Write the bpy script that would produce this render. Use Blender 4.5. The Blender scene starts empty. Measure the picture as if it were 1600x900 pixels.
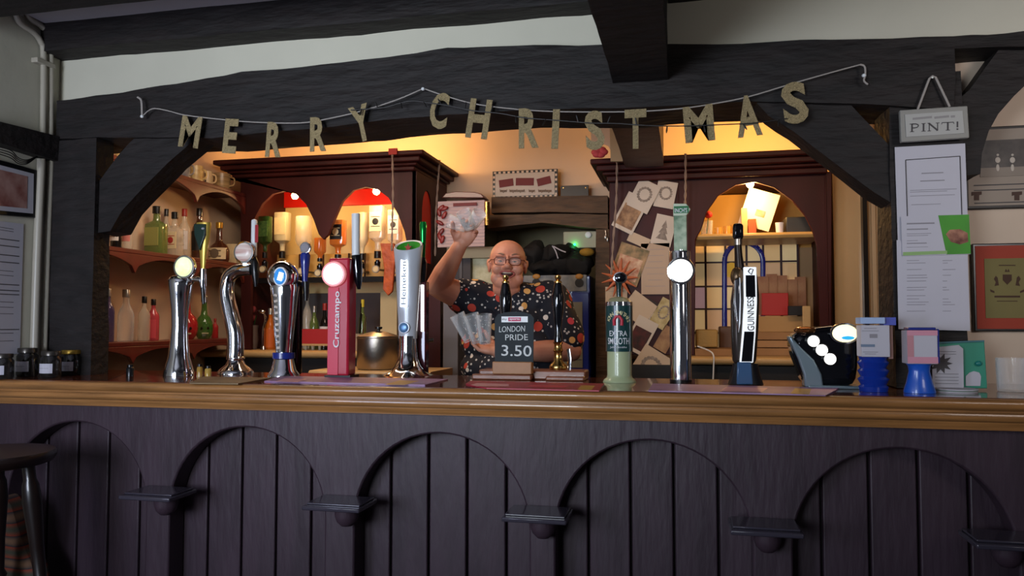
import bpy, math, random
import numpy as np
from mathutils import Vector, Matrix, Euler
random.seed(7)
SC = bpy.context.scene
COL = SC.collection
# ---------------- camera, world, lights, exposure ----------------
YAW, PITCH, F = math.radians(12.6), math.radians(2.62), 1200.0
CAM = Vector((0, -2.34, 1.30))
cd = bpy.data.cameras.new('camera'); cd.sensor_width = 36; cd.lens = F/1600*36; cd.clip_start = .05
cam = bpy.data.objects.new('camera', cd); COL.objects.link(cam)
cam.location = CAM; cam.rotation_euler = (math.pi/2+PITCH, 0, YAW); SC.camera = cam
SC.view_settings.view_transform = 'Standard'; SC.view_settings.look = 'None'
SC.view_settings.gamma = 1; SC.view_settings.exposure = 0.12
W = bpy.data.worlds.new('world'); SC.world = W; W.use_nodes = True
W.node_tree.nodes['Background'].inputs[0].default_value = (.66, .66, .80, 1)
W.node_tree.nodes['Background'].inputs[1].default_value = .05
def light(name, kind, loc, power, color, size=.1, size_y=None, target=None, spread=None):
    l = bpy.data.lights.new(name, kind); l.energy = power; l.color = color
    if kind == 'AREA':
        l.size = size
        if size_y: l.shape = 'RECTANGLE'; l.size_y = size_y
        if spread: l.spread = math.radians(spread)
    else: l.shadow_soft_size = size
    o = bpy.data.objects.new(name, l); COL.objects.link(o); o.location = loc
    if target is not None:
        o.rotation_euler = (Vector(target)-Vector(loc)).to_track_quat('-Z', 'Y').to_euler()
    return o
# daylight through the pub's windows behind and left of the viewer
light('window_and_fill_light', 'AREA', (-2.02, -2.6, 1.28), 25, (.68, .75, 1), .55, .8, (-1.6, 0, 1.0))
light('window_and_fill_light', 'AREA', (-1.3, -4.0, 1.6), 21, (.82, .92, 1), .9, 1.0, (-1.05, .2, 2.25), 82)
# warm tube behind the big beam, over the bartender
light('bar_tube_light', 'AREA', (-1.45, .62, 2.3), 15, (1, .76, .56), 1.7, .1, (-1.1, 1.5, 1.2))
light('bar_tube_light', 'AREA', (.45, .62, 2.3), 6, (1, .68, .42), .9, .1, (.45, 1.6, 1.2))
light('bar_tube_light', 'AREA', (-2.2, .62, 2.25), 3.2, (1, .84, .70), .5, .1, (-2.85, 1.2, 1.5))
light('window_and_fill_light', 'AREA', (1.5, -1.7, 1.9), 2.6, (1, .93, .9), .5, .6, (1.15, .5, 1.85), 75)  # added unseen fill light that brightens the right wall and its pictures
# lamps lying on top of the two cabinets
light('cabinet_top_light', 'AREA', (-1.95, 1.98, 2.33), 9.5, (1, .57, .2), 1.0, .1, (-2.1, 2.5, 2.6))
light('cabinet_top_light', 'AREA', (.4, 1.98, 2.23), 8, (1, .55, .14), .8, .1, (.4, 2.5, 2.6))
# ---------------- projection helper (pixel of the 1600x900 photo -> point at depth plane Y) ----------------
_Fw = Vector((-math.sin(YAW)*math.cos(PITCH), math.cos(YAW)*math.cos(PITCH), math.sin(PITCH)))
_R = Vector((math.cos(YAW), math.sin(YAW), 0)); _U = _R.cross(_Fw)
def ray(px, py): return _Fw + _R*((px-800)/F) + _U*((450-py)/F)
def U(px, py, Y):
    d = ray(px, py); return CAM + d*((Y-CAM.y)/d.y)
def UX(px, py, X):
    d = ray(px, py); return CAM + d*((X-CAM.x)/d.x)
def PS(px, Y): return (Y-CAM.y)/ray(px, 500).y/F      # metres per pixel
# ---------------- materials ----------------
def lin(c):
    if isinstance(c, str): c = [int(c[i:i+2], 16)/255 for i in (0, 2, 4)]
    return tuple((x/12.92 if x <= .04045 else ((x+.055)/1.055)**2.4) for x in c)
_m = {}
def mat(name, color, rough=.6, metal=0, var=0, scale=6, stretch=(1, 1, 1), bump=0, bscale=30, emit=0, emit_c=None,
        trans=0, coat=0, color2=None, ior=1.45, spec=.5, alpha=1):
    if name in _m: return _m[name]
    m = bpy.data.materials.new(name); m.use_nodes = True; nt = m.node_tree; N = nt.nodes; L = nt.links
    b = N['Principled BSDF']; c = lin(color); b.inputs['Alpha'].default_value = alpha
    b.inputs['Base Color'].default_value = (*c, 1); b.inputs['Roughness'].default_value = rough
    b.inputs['Metallic'].default_value = metal; b.inputs['IOR'].default_value = ior
    b.inputs['Specular IOR Level'].default_value = spec
    b.inputs['Transmission Weight'].default_value = trans; b.inputs['Coat Weight'].default_value = coat
    if emit:
        b.inputs['Emission Color'].default_value = (*lin(emit_c or color), 1); b.inputs['Emission Strength'].default_value = emit
    tc = N.new('ShaderNodeTexCoord'); mp = N.new('ShaderNodeMapping'); mp.inputs['Scale'].default_value = stretch
    L.new(tc.outputs['Object'], mp.inputs[0])
    if var or color2:
        n = N.new('ShaderNodeTexNoise'); n.inputs['Scale'].default_value = scale; n.inputs['Detail'].default_value = 6
        L.new(mp.outputs[0], n.inputs['Vector'])
        r = N.new('ShaderNodeValToRGB'); r.color_ramp.elements[0].position = .32; r.color_ramp.elements[1].position = .68
        c2 = lin(color2) if color2 else tuple(min(1, x*(1+var)) for x in c)
        c1 = c if color2 else tuple(x*(1-var) for x in c)
        r.color_ramp.elements[0].color = (*c1, 1); r.color_ramp.elements[1].color = (*c2, 1)
        L.new(n.outputs['Fac'], r.inputs[0]); L.new(r.outputs[0], b.inputs['Base Color'])
    if bump:
        n = N.new('ShaderNodeTexNoise'); n.inputs['Scale'].default_value = bscale; n.inputs['Detail'].default_value = 5
        L.new(mp.outputs[0], n.inputs['Vector'])
        bp = N.new('ShaderNodeBump'); bp.inputs['Strength'].default_value = bump; bp.inputs['Distance'].default_value = .01
        L.new(n.outputs['Fac'], bp.inputs['Height']); L.new(bp.outputs[0], b.inputs['Normal'])
    _m[name] = m; return m
M_beam = mat('tarred_oak', '17100f', .7, var=.45, scale=7, stretch=(1, 3, 4), bump=.9, bscale=9)
M_plaster = mat('cream_plaster', 'c4bfae', .85, var=.04, scale=3, bump=.15, bscale=14)
M_ceiling = mat('ceiling_paint', 'b9b3b8', .9, var=.03, scale=3)
M_warmplaster = mat('back_plaster', 'd2b79c', .85, var=.05, scale=2.5, bump=.1, bscale=12)
M_front = mat('bar_front_paint', '382a33', .5, var=.22, scale=5, stretch=(3, 1, .6), bump=.25, bscale=16)
M_top = mat('bar_top_varnish', '5a2c18', .16, var=.25, scale=6, stretch=(1, 8, 8), coat=.6)
M_mould = mat('golden_oak_moulding', '94663a', .3, var=.3, scale=5, stretch=(.8, 14, 14), coat=.3)
M_mahog = mat('mahogany', '3a1311', .5, var=.3, scale=5, stretch=(1, 1, .4), spec=.25)
M_mahog2 = mat('red_mahogany', '561a14', .4, var=.25, scale=5, stretch=(2, 2, 2), coat=.2)
M_chrome = mat('chrome', 'd8dade', .09, 1)
M_steel = mat('brushed_steel', 'a89e92', .33, 1, bump=.05, bscale=60)
M_brass = mat('brass', 'c8a25e', .22, 1)
M_black = mat('black_plastic', '0c0c0e', .3)
M_gloss = mat('black_gloss', '0a0b10', .1, coat=.6)
M_white = mat('white_plastic', 'd9dbdd', .35)
M_paper = mat('white_paper', 'b9b6bf', .8, var=.03, scale=4)
M_card = mat('cream_card', 'c6b8aa', .8, var=.05, scale=6)
M_ink = mat('dark_ink', '4a4648', .8)
M_grey_ink = mat('grey_ink', '8b878d', .8)
M_glass = mat('clear_glass', 'e8ecee', .06, alpha=.26, coat=.6, spec=.9)
_n = M_glass.node_tree; _lw = _n.nodes.new('ShaderNodeLayerWeight'); _lw.inputs[0].default_value = .35
_mr = _n.nodes.new('ShaderNodeMapRange'); _mr.inputs[3].default_value = .07; _mr.inputs[4].default_value = .75
_n.links.new(_lw.outputs['Facing'], _mr.inputs[0]); _n.links.new(_mr.outputs[0], _n.nodes['Principled BSDF'].inputs['Alpha'])
M_lens = mat('spectacle_lens', 'f4f6f5', .1, alpha=.05, spec=.1)
M_bulb = mat('lit_bulb', 'ffe2a8', .5, emit=38, emit_c='ffd488')
M_lit = mat('lit_white_lens', 'ffffff', .4, emit=2.6, emit_c='fbf6ee')
M_glitter = mat('gold_glitter_card', 'a3906a', .5, .35, var=.35, scale=260, bump=.6, bscale=420)
M_cord = mat('white_cord', '9c948e', .8)
M_wire = mat('dark_wire', '15110f', .5)
M_skin = mat('skin', 'c48a70', .5, color2='b5735c', scale=9, bump=.08, bscale=60)
M_gold = mat('gold_paint', 'c2a34a', .35, .6)
# ---------------- geometry helpers ----------------
class G:
    def __init__(s): s.v = []; s.f = []; s.mi = []; s.k = 0
    def add(s, vs, fs):
        o = len(s.v); s.v += [tuple(x) for x in vs]; s.f += [tuple(i+o for i in f) for f in fs]; s.mi += [s.k]*len(fs); return s
    def box(s, x0, x1, y0, y1, z0, z1):
        vs = [(x, y, z) for x in (x0, x1) for y in (y0, y1) for z in (z0, z1)]
        return s.add(vs, [(0, 1, 3, 2), (4, 6, 7, 5), (0, 4, 5, 1), (2, 3, 7, 6), (0, 2, 6, 4), (1, 5, 7, 3)])
    def obox(s, c, size, R=None):
        R = R or Matrix.Identity(3); c = Vector(c); h = [x/2 for x in size]
        vs = [c+R@Vector((i*h[0], j*h[1], k*h[2])) for i in (-1, 1) for j in (-1, 1) for k in (-1, 1)]
        return s.add(vs, [(0, 1, 3, 2), (4, 6, 7, 5), (0, 4, 5, 1), (2, 3, 7, 6), (0, 2, 6, 4), (1, 5, 7, 3)])
    def tube(s, pts, r, n=10, caps=True):
        pts = [Vector(p) for p in pts]; rs = r if isinstance(r, (list, tuple)) else [r]*len(pts)
        vs = []; fs = []; up = None
        for i, p in enumerate(pts):
            t = (pts[min(i+1, len(pts)-1)]-pts[max(i-1, 0)])
            t = t.normalized() if t.length > 1e-9 else Vector((0, 0, 1))
            if up is None: up = t.orthogonal().normalized()
            else: up = (up - t*up.dot(t)); up = up.normalized() if up.length > 1e-6 else t.orthogonal().normalized()
            w = t.cross(up)
            for k in range(n):
                a = 2*math.pi*k/n; vs.append(p+(up*math.cos(a)+w*math.sin(a))*rs[i])
        for i in range(len(pts)-1):
            for k in range(n):
                a, b = i*n+k, i*n+(k+1) % n; fs.append((a, b, b+n, a+n))
        if caps: fs += [tuple(range(n-1, -1, -1)), tuple(range((len(pts)-1)*n, len(pts)*n))]
        return s.add(vs, fs)
    def cyl(s, p0, p1, r0, r1=None, n=20): return s.tube([p0, p1], [r0, r0 if r1 is None else r1], n)
    def lathe(s, c, prof, n=28, sx=1, sy=1):
        c = Vector(c); vs = []; fs = []
        for (r, z) in prof:
            for k in range(n):
                a = 2*math.pi*k/n; vs.append((c.x+r*sx*math.cos(a), c.y+r*sy*math.sin(a), c.z+z))
        for i in range(len(prof)-1):
            for k in range(n):
                a, b = i*n+k, i*n+(k+1) % n; fs.append((a, b, b+n, a+n))
        if prof[0][0] > 1e-6: fs.append(tuple(range(n-1, -1, -1)))
        if prof[-1][0] > 1e-6: fs.append(tuple(range((len(prof)-1)*n, len(prof)*n)))
        return s.add(vs, fs)
    def ell(s, c, r, n=20, m=12, R=None):
        c = Vector(c); r = (r, r, r) if isinstance(r, (int, float)) else r; vs = []; fs = []
        for j in range(m+1):
            b = math.pi*j/m
            for k in range(n):
                a = 2*math.pi*k/n; v = Vector((r[0]*math.sin(b)*math.cos(a), r[1]*math.sin(b)*math.sin(a), r[2]*math.cos(b)))
                vs.append(c+(R@v if R else v))
        for j in range(m):
            for k in range(n):
                a, b = j*n+k, j*n+(k+1) % n; fs.append((a, a+n, b+n, b))
        return s.add(vs, fs)
    def prism(s, poly, y0, y1):         # outline in x,z, thickness along y
        n = len(poly); vs = [(x, y0, z) for x, z in poly]+[(x, y1, z) for x, z in poly]
        fs = [tuple(range(n)), tuple(range(2*n-1, n-1, -1))]+[(i, i+n, (i+1) % n+n, (i+1) % n) for i in range(n)]
        return s.add(vs, fs)
    def pprism(s, pix, Y, th):          # outline in photo pixels on plane Y
        P = [U(a, b, Y) for a, b in pix]; return s.prism([(p.x, p.z) for p in P], Y, Y+th)
    def exx(s, prof, x0, x1):           # profile in y,z swept along x
        n = len(prof); vs = [(x0, y, z) for y, z in prof]+[(x1, y, z) for y, z in prof]
        return s.add(vs, [tuple(range(n)), tuple(range(2*n-1, n-1, -1))]+[(i, i+n, (i+1) % n+n, (i+1) % n) for i in range(n)])
    def exy(s, prof, y0, y1): return s.prism(prof, y0, y1)
    def xf(s, M):
        s.v = [tuple(M@Vector(v)) for v in s.v]; return s
def mk(name, g, m, parent=None, bevel=0, ang=35, local=False, subdiv=0, disp=0, label=None):
    me = bpy.data.meshes.new(name)
    off = Vector((0, 0, 0))
    if parent is not None and not local:
        off = Vector(parent['_o']) if '_o' in parent else Vector((0, 0, 0))
    me.from_pydata([tuple(Vector(v)-off) for v in g.v], [], g.f); me.validate()
    ms = m if isinstance(m, (list, tuple)) else [m]
    for x in ms: me.materials.append(x)
    if len(ms) > 1: me.polygons.foreach_set('material_index', g.mi)
    import bmesh
    bm = bmesh.new(); bm.from_mesh(me); bmesh.ops.recalc_face_normals(bm, faces=bm.faces); bm.to_mesh(me); bm.free()
    me.shade_smooth(); me.set_sharp_from_angle(angle=math.radians(ang))
    o = bpy.data.objects.new(name, me); COL.objects.link(o)
    if parent is not None: o.parent = parent; o['_o'] = tuple(off)
    if bevel:
        b = o.modifiers.new('bevel', 'BEVEL'); b.width = bevel; b.segments = 2; b.limit_method = 'ANGLE'; b.angle_limit = math.radians(40)
    if label: o['label'] = label
    if name in ('printed_lines', 'printed_crest', 'printed_motif', 'raised_letters'): o['kind'] = 'stuff'
    return o
def tag(o, label, cat, group=None, kind=None):
    if label: o['label'] = label
    if cat: o['category'] = cat
    if group: o['group'] = group
    if kind: o['kind'] = kind
    return o
def thing(name, label, cat, loc, group=None):
    o = bpy.data.objects.new(name, None); o.empty_display_size = .03; COL.objects.link(o); o.location = loc; o['_o'] = tuple(loc)
    return tag(o, label, cat, group)
def single(name, g, m, label, cat, group=None, **k):
    c = Vector(g.v[0]); n = len(g.v); xs = [v[0] for v in g.v]; ys = [v[1] for v in g.v]; zs = [v[2] for v in g.v]
    b = Vector(((min(xs)+max(xs))/2, (min(ys)+max(ys))/2, min(zs)))
    g.v = [tuple(Vector(v)-b) for v in g.v]
    o = mk(name, g, m, **k); o.location = b; o['_o'] = tuple(b); return tag(o, label, cat, group)
def struct(name, g, m, **k):
    o = mk(name, g, m, **k); o['kind'] = 'structure'; return o
_font = {}
def text_g(s, w=None, h=None, depth=.001, bold=0.0, shear=0):
    key = (s, bold, shear)
    if key not in _font:
        c = bpy.data.curves.new('t', 'FONT'); c.body = s; c.size = 1; c.offset = bold; c.shear = shear; c.resolution_u = 3
        c.align_x = 'CENTER'; c.align_y = 'CENTER'
        o = bpy.data.objects.new('t', c); COL.objects.link(o); bpy.context.view_layer.update()
        me = bpy.data.meshes.new_from_object(o); bpy.data.objects.remove(o)
        _font[key] = ([v.co.copy() for v in me.vertices], [tuple(p.vertices) for p in me.polygons])
    vs, fs = _font[key]
    x0, x1 = min(v.x for v in vs), max(v.x for v in vs); y0, y1 = min(v.y for v in vs), max(v.y for v in vs)
    kx = (w/(x1-x0)) if w else h/(y1-y0); ky = (h/(y1-y0)) if h else kx
    P = [((v.x-(x0+x1)/2)*kx, (v.y-(y0+y1)/2)*ky) for v in vs]
    g = G(); n = len(P); ed = {}
    for f in fs:
        for i in range(len(f)):
            a, b = f[i], f[(i+1) % len(f)]; ed[(a, b)] = 1
    side = [(a, b, b+n, a+n) for (a, b) in ed if (b, a) not in ed]
    g.add([(x, 0, z) for x, z in P]+[(x, depth, z) for x, z in P], [tuple(f) for f in fs]+[tuple(i+n for i in reversed(f)) for f in fs]+side)
    return g
def text(s, c, w, h, m, parent, ang=0, name='lettering', yaw=0, tilt=0, **k):
    g = text_g(s, w, h, **k)
    R = Matrix.Translation(Vector(c)) @ Matrix.Rotation(yaw, 4, 'Z') @ Matrix.Rotation(tilt, 4, 'X') @ Matrix.Rotation(-math.radians(ang), 4, 'Y')
    return mk(name, g.xf(R), m, parent)
def smooth_path(pts, n=6):
    out = []; P = [Vector(p) for p in pts]
    for i in range(len(P)-1):
        p0, p1, p2, p3 = P[max(i-1, 0)], P[i], P[i+1], P[min(i+2, len(P)-1)]
        for k in range(n):
            t = k/n; out.append(.5*((2*p1)+(p2-p0)*t+(2*p0-5*p1+4*p2-p3)*t*t+(3*p1-p0-3*p2+p3)*t**3))
    return out+[P[-1]]
# ================= SETTING =================
CT = 1.10                                     # counter height
g = G().box(-2.95, 3.4, -5.2, 3.3, -.05, 0); struct('floor', g, mat('dark_carpet', '2a1716', .95, var=.4, scale=20))
g = G().box(-2.6, 3.4, -3.6, .24, 2.47, 2.52); struct('ceiling', g, M_ceiling)
g = G().box(-3.0, 3.4, .46, 3.3, 2.585, 2.63); struct('ceiling', g, M_warmplaster)
g = G().box(-2.55, -2.45, -5.0, .30, 0, 2.5); struct('wall_left', g, M_plaster)
# plaster infill over the big beam
g = G().box(-2.55, U(1488, 60, .25).x, .25, .40, 2.1, 2.52).box(U(1488, 60, .25).x, 3.4, .25, .40, 2.15, 2.52); struct('wall_front', g, M_plaster)
g = G().box(-2.95, -2.85, .33, 2.6, 0, 2.6); g.box(-2.95, -2.44, .30, .34, 0, 2.6); struct('wall_left', g, M_warmplaster)
# rear wall with the opening under the timber lintel
xa, xb = U(742, 400, 2.5).x, U(952, 400, 2.5).x
g = G().box(-2.95, xa, 2.5, 2.6, 0, 2.6).box(xb, 3.4, 2.5, 2.6, 0, 2.6).box(xa, xb, 2.5, 2.6, 1.98, 2.6)
struct('wall_back', g, M_warmplaster)
g = G().box(xa-.05, xb+.05, 3.15, 3.2, 0, 2.1).box(xa-.05, xa, 2.6, 3.2, 0, 2.1).box(xb, xb+.05, 2.6, 3.2, 0, 2.1).box(xa, xb, 2.6, 3.2, 2.05, 2.1)
struct('wall_alcove', g, mat('olive_plaster', '8d8467', .8, var=.1))
# wall to the right of the right post, behind the pictures
xr = U(1500, 400, .5).x
g = G().box(xr, 3.4, .50, .60, 0, 2.6); struct('wall_right', g, mat('magnolia_plaster', 'd0bba8', .85, var=.04))
struct('wall_right', G().box(U(1489, 100, .33).x, U(1572, 100, .33).x, .345, .37, 2.0, 2.15), _m['magnolia_plaster'])
# cream wall and door beyond the right cabinet
g = G().box(U(1303, 400, 2.05).x, U(1347, 400, 2.05).x, 2.05, 2.12, 0, 2.45)
d = struct('door_1', g, mat('cream_gloss_paint', 'c9a679', .12, coat=.5, var=.06, scale=2))
g = G().box(U(1346, 400, 2.05).x, U(1353, 400, 2.05).x, 2.0, 2.12, 0, 2.5); struct('trim_1', g, M_black)
d = G().box(U(1352, 400, 2.05).x, U(1420, 400, 2.05).x, 2.06, 2.12, 0, 2.5); d = struct('door_2', d, mat('cream_panel_paint', 'bfa17c', .5))
for px in (1366, 1380, 1394):
    x = U(px, 400, 2.05).x; mk('moulding', G().box(x-.012, x+.012, 2.045, 2.062, .1, 2.4), _m['cream_panel_paint'], d, bevel=.004)
# ceiling beams
def rough(o, s=.012, cuts=.09, seed=0):       # adzed, uneven timber: real displaced geometry
    import bmesh
    from mathutils import noise
    me = o.data; bm = bmesh.new(); bm.from_mesh(me)
    bmesh.ops.triangulate(bm, faces=bm.faces)
    for _ in range(7):
        es = [e for e in bm.edges if e.calc_length() > cuts]
        if not es: break
        bmesh.ops.subdivide_edges(bm, edges=es, cuts=1); bmesh.ops.triangulate(bm, faces=bm.faces)
    bm.normal_update()
    for v in bm.verts:
        p = v.co*3.1+Vector((seed, 0, 0)); q = v.co*11+Vector((0, seed, 0))
        v.co += v.normal*(noise.noise(p)*s+noise.noise(q)*s*.55)
    bm.to_mesh(me); bm.free(); me.shade_smooth(); me.set_sharp_from_angle(angle=math.radians(28))
    return o
o = single('ceiling_beam', G().box(-2.44, U(935, 10, .14).x, .14, .26, 2.36, 2.48), M_beam, 'dark wooden wall plate beam along the ceiling, left of the thick cross beam', 'beam'); rough(o, .006)
o = single('ceiling_beam', G().box(U(1044, 5, .14).x, 3.3, .14, .26, 2.375, 2.48), M_beam, 'dark wooden beam along the ceiling at the top right', 'beam'); rough(o, .006)
o = single('ceiling_beam', G().box(-2.44, 3.3, -.5, -.21, 2.345, 2.48), M_beam, 'dark beam end in the top left corner by the bending pipes', 'beam'); rough(o, .006)
# thick cross beam running towards the viewer
yb = .215
o = single('cross_beam', G().box(U(958, 130, .2).x, U(1044, 130, .2).x, -2.2, .22, 2.10, 2.45), M_beam, 'thick dark cross beam coming forward from the middle of the big beam', 'beam'); rough(o, .008)
o = single('cross_beam', G().box(U(972, 260, 1.75).x+.02, U(1037, 260, 1.75).x, .45, 1.76, 2.13, 2.5), mat('brown_oak', '4a2a22', .55, var=.3, scale=5, bump=.6, bscale=9), 'brown beam running back above the wall of greeting cards', 'beam'); rough(o, .006)
# the big cambered beam over the counter
top = [(88, 157), (170, 145), (250, 134), (350, 119), (470, 104), (600, 86), (700, 76), (800, 73), (940, 70), (1045, 68), (1200, 65), (1300, 62), (1490, 56), (1600, 48), (2100, 28)]
bot = [(2100, 56), (1600, 72), (1492, 76), (1487, 168), (1300, 160), (1175, 160), (1000, 168), (900, 171), (800, 173), (700, 179), (600, 188), (520, 199), (420, 206), (330, 216), (250, 215), (150, 216), (86, 218)]
o = single('main_beam', G().pprism(top+bot, .20, .25), M_beam, 'big dark cambered oak beam across the bar, carrying the gold letters', 'beam'); rough(o, .012)
# posts and braces
P0, P1 = U(84, 400, .2).x, U(146, 400, .2).x
o = single('oak_post', G().box(-2.44, P1, .2, .29, CT, 2.02), M_beam, 'dark oak post at the left end of the counter beside the white pipes', 'post'); rough(o, .01)
Q0, Q1 = U(1397, 400, .2).x, U(1512, 400, .2).x
o = single('oak_post', G().box(Q0, Q1, .215, .40, CT, 2.07), M_beam, 'dark oak post behind the pinned notices on the right', 'post'); rough(o, .008)
o = single('oak_brace', G().pprism([(148, 365), (150, 290), (185, 243), (222, 205), (318, 205), (300, 222), (262, 255), (222, 295), (190, 330), (172, 362)], .22, .12), M_beam, 'slanting dark brace from the left post up to the big beam', 'brace'); rough(o, .007)
o = single('oak_brace', G().pprism([(1172, 148), (1318, 150), (1345, 178), (1400, 236), (1402, 322), (1365, 300), (1300, 252), (1240, 205), (1200, 180)], .22, .12), M_beam, 'slanting dark brace from the right post up to the big beam', 'brace'); rough(o, .007)
o = single('oak_brace', G().pprism([(1484, 168), (1515, 140), (1562, 75), (1610, 60), (1625, 85), (1612, 125), (1585, 150), (1560, 178), (1545, 205), (1535, 240), (1533, 272), (1508, 275), (1500, 180)], .235, .12), M_beam, 'curved dark brace right of the right post, in front of the framed photograph', 'brace'); rough(o, .005)
# timber on the left wall
pl = [UX(-60, 180, -2.45), UX(86, 217, -2.45), UX(86, 256, -2.45), UX(-60, 212, -2.45)]
g = G(); g.add([(-2.45, p.y, p.z) for p in pl]+[(-2.40, p.y, p.z) for p in pl], [(0, 1, 2, 3), (7, 6, 5, 4), (0, 4, 5, 1), (1, 5, 6, 2), (2, 6, 7, 3), (3, 7, 4, 0)])
o = single('wall_timber', g, M_beam, 'dark timber rail across the left wall above the framed picture', 'beam'); rough(o, .005)
# pipes in the left corner
M_pipe = mat('magnolia_gloss', 'a9a192', .35)
def wallpipe(pix, r, lab):
    pts = [UX(a, b, -2.435+r*.3) for a, b in pix]; g = G().tube(smooth_path(pts, 5), r, 12)
    return single('wall_pipe', g, M_pipe, lab, 'pipe')
wallpipe([(22, 8), (30, 34), (52, 50), (64, 66), (68, 90), (67, 215)], .011, 'white painted pipe bending away from the ceiling, the left one of two')
wallpipe([(35, 8), (45, 28), (66, 42), (76, 60), (79, 90), (79, 218)], .011, 'white painted pipe bending away from the ceiling, nearer the oak post')
wallpipe([(64, 252), (64, 262), (58, 400), (53, 556)], .015, 'white painted upright pipe below the timber, the left thicker one')
wallpipe([(79, 254), (79, 262), (74, 400), (69, 552)], .011, 'white painted upright pipe below the timber, against the oak post')
p = UX(68, 99, -2.435); single('pipe_clip', G().obox((p.x, p.y, p.z), (.03, .09, .02)), M_pipe, 'white clip holding the two bent pipes to the wall', 'clip', bevel=.003)
# ================= BAR COUNTER =================
BX0, BX1 = -2.44, 1.75
bar = thing('bar_counter', 'dark painted panelled bar counter with arched bays and golden oak edge moulding', 'bar counter', (-.4, .2, 0))
R0, SP, ZT = .288, .663, .952
cen = [-2.105, -1.437, -.757, -.100, .585, 1.25]
out = [(BX0, 1.03), (BX1, 1.03), (BX1, .0)]
for c in reversed(cen):
    a0 = c+R0; lo = c-R0
    if a0 > BX1: a0 = BX1-.02
    out += [(a0, 0)]+[(c+R0*math.cos(math.pi*k/28), SP+R0*math.sin(math.pi*k/28)) for k in range(29) if c+R0*math.cos(math.pi*k/28) <= a0+1e-6]+[(max(lo, BX0+.03), 0)]
out += [(BX0, 0)]
mk('arched_front', G().prism(out, 0, .084), M_front, bar, bevel=.006)
n = int((BX1-BX0)/.131); bd = []
x = BX0
for c in cen:                                  # boards behind every arch, each its own plank
    for k in range(5):
        a = c-.3275+k*.131
        if a+.131 > BX1: break
        gx = G().exx([(.085, .0), (.085, 1.0), (.11, 1.0), (.11, 0)], a+.004, a+.127)
        mk('board', gx, M_front, bar, bevel=.004)
mk('carcass', G().box(BX0, BX1, .111, .42, 0, 1.04), M_front, bar)
prof = [(.0, 1.098), (-.052, 1.098), (-.062, 1.094), (-.066, 1.086), (-.064, 1.076), (-.055, 1.068), (-.05, 1.066), (-.05, 1.06), (-.043, 1.057), (-.046, 1.05), (-.044, 1.04), (-.034, 1.034), (-.03, 1.033), (-.03, 1.028), (-.022, 1.02), (-.022, 1.011), (-.006, 1.008), (0, 1.008)]
mk('edge_moulding', G().exx(prof, BX0, BX1), M_mould, bar, ang=50)
top = single('counter_top', G().box(BX0, BX1, -.045, .50, 1.0985, CT), M_top, 'varnished red-brown wooden counter top across the whole bar', 'counter top')
top.location.z = 1.0985
# drinks ledges on the bar front
M_ledge = mat('ledge_slate_paint', '3a3640', .2, coat=.4)
ld = None
for i, (px, py, lab) in enumerate([(245, 775, 'leftmost'), (530, 790, 'second from the left'), (840, 805, 'middle'), (1195, 828, 'second from the right'), (1575, 850, 'rightmost')]):
    p = U(px, py, -.08); z = .728
    t = thing('drinks_ledge', 'small dark ledge with rounded corbel on the bar front, '+lab, 'ledge', (p.x, 0, z), 'drinks ledges along the bar front')
    gx = G().box(p.x-.095, p.x+.095, -.145, 0, z-.004, z+.010)
    mk('ledge_plate', gx, M_ledge, t, bevel=.004)
    gx = G().box(p.x-.088, p.x+.088, -.125, -.01, z+.0101, z+.016); mk('rubber_mat', gx, M_ledge, t, bevel=.002)
    gx = G().lathe((p.x+.01, -.045, z-.005), [(.0, -.068), (.018, -.064), (.032, -.05), (.038, -.032), (.038, 0)], 20); mk('corbel', gx, M_front, t)
# ================= LEFT WALL THINGS =================
def wallx(name, pix, th, m, x=-2.45): # four pixel corners on the left wall plane
    P = [UX(a, b, x) for a, b in pix]
    return G().add([(x, p.y, p.z) for p in P]+[(x+th, p.y, p.z) for p in P], [(0, 1, 2, 3), (7, 6, 5, 4), (0, 4, 5, 1), (1, 5, 6, 2), (2, 6, 7, 3), (3, 7, 4, 0)])
fr = thing('picture_frame', 'dark framed reddish picture on the left wall below the timber', 'picture', UX(20, 300, -2.45))
mk('frame', wallx('', [(-50, 238), (52, 266), (50, 341), (-50, 332)], .018, 0), M_black, fr, bevel=.003)
mk('mount', wallx('', [(-50, 247), (46, 272), (45, 334), (-50, 325)], .020, 0), M_paper, fr)
mk('print', wallx('', [(-50, 255), (36, 276), (35, 326), (-50, 318)], .021, 0), mat('reddish_photo', '7a4038', .5, color2='b08a80', scale=14), fr)
pp = thing('price_list', 'tall white printed price list on the left wall under the picture', 'notice', UX(20, 450, -2.45))
mk('sheet', wallx('', [(-50, 340), (36, 350), (30, 552), (-50, 566)], .003, 0), M_paper, pp)
gx = G()
for y, c in [(358, 0), (362, 0), (376, 1), (386, 1), (400, 1), (411, 1), (424, 0), (431, 0), (445, 1), (454, 1), (460, 1), (472, 0), (480, 0), (490, 0), (514, 1), (520, 0), (532, 0)]:
    yy = lambda x: y+(x-30)*(y-505)/(30-1068)
    w = wallx('', [(-50, yy(-50)), (29 if c else 20, yy(29)), (29 if c else 20, yy(29)+(1.5 if c else .8)), (-50, yy(-50)+(1.5 if c else .8))], .0036, 0)
    gx.add(w.v, w.f)
mk('printed_lines', gx, M_ink, pp)
gx = G()
for k in range(4):
    gx.tube(smooth_path([UX(-20, 226+k*3, -2.42), UX(15, 234+k*4, -2.40), UX(28, 246+k*3, -2.40), UX(42, 250+k*2, -2.40), UX(60, 243, -2.42)], 6), .002, 6)
single('cable_loops', gx, M_wire, 'dark loops of cable hanging under the timber on the left wall', 'cable')
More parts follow.
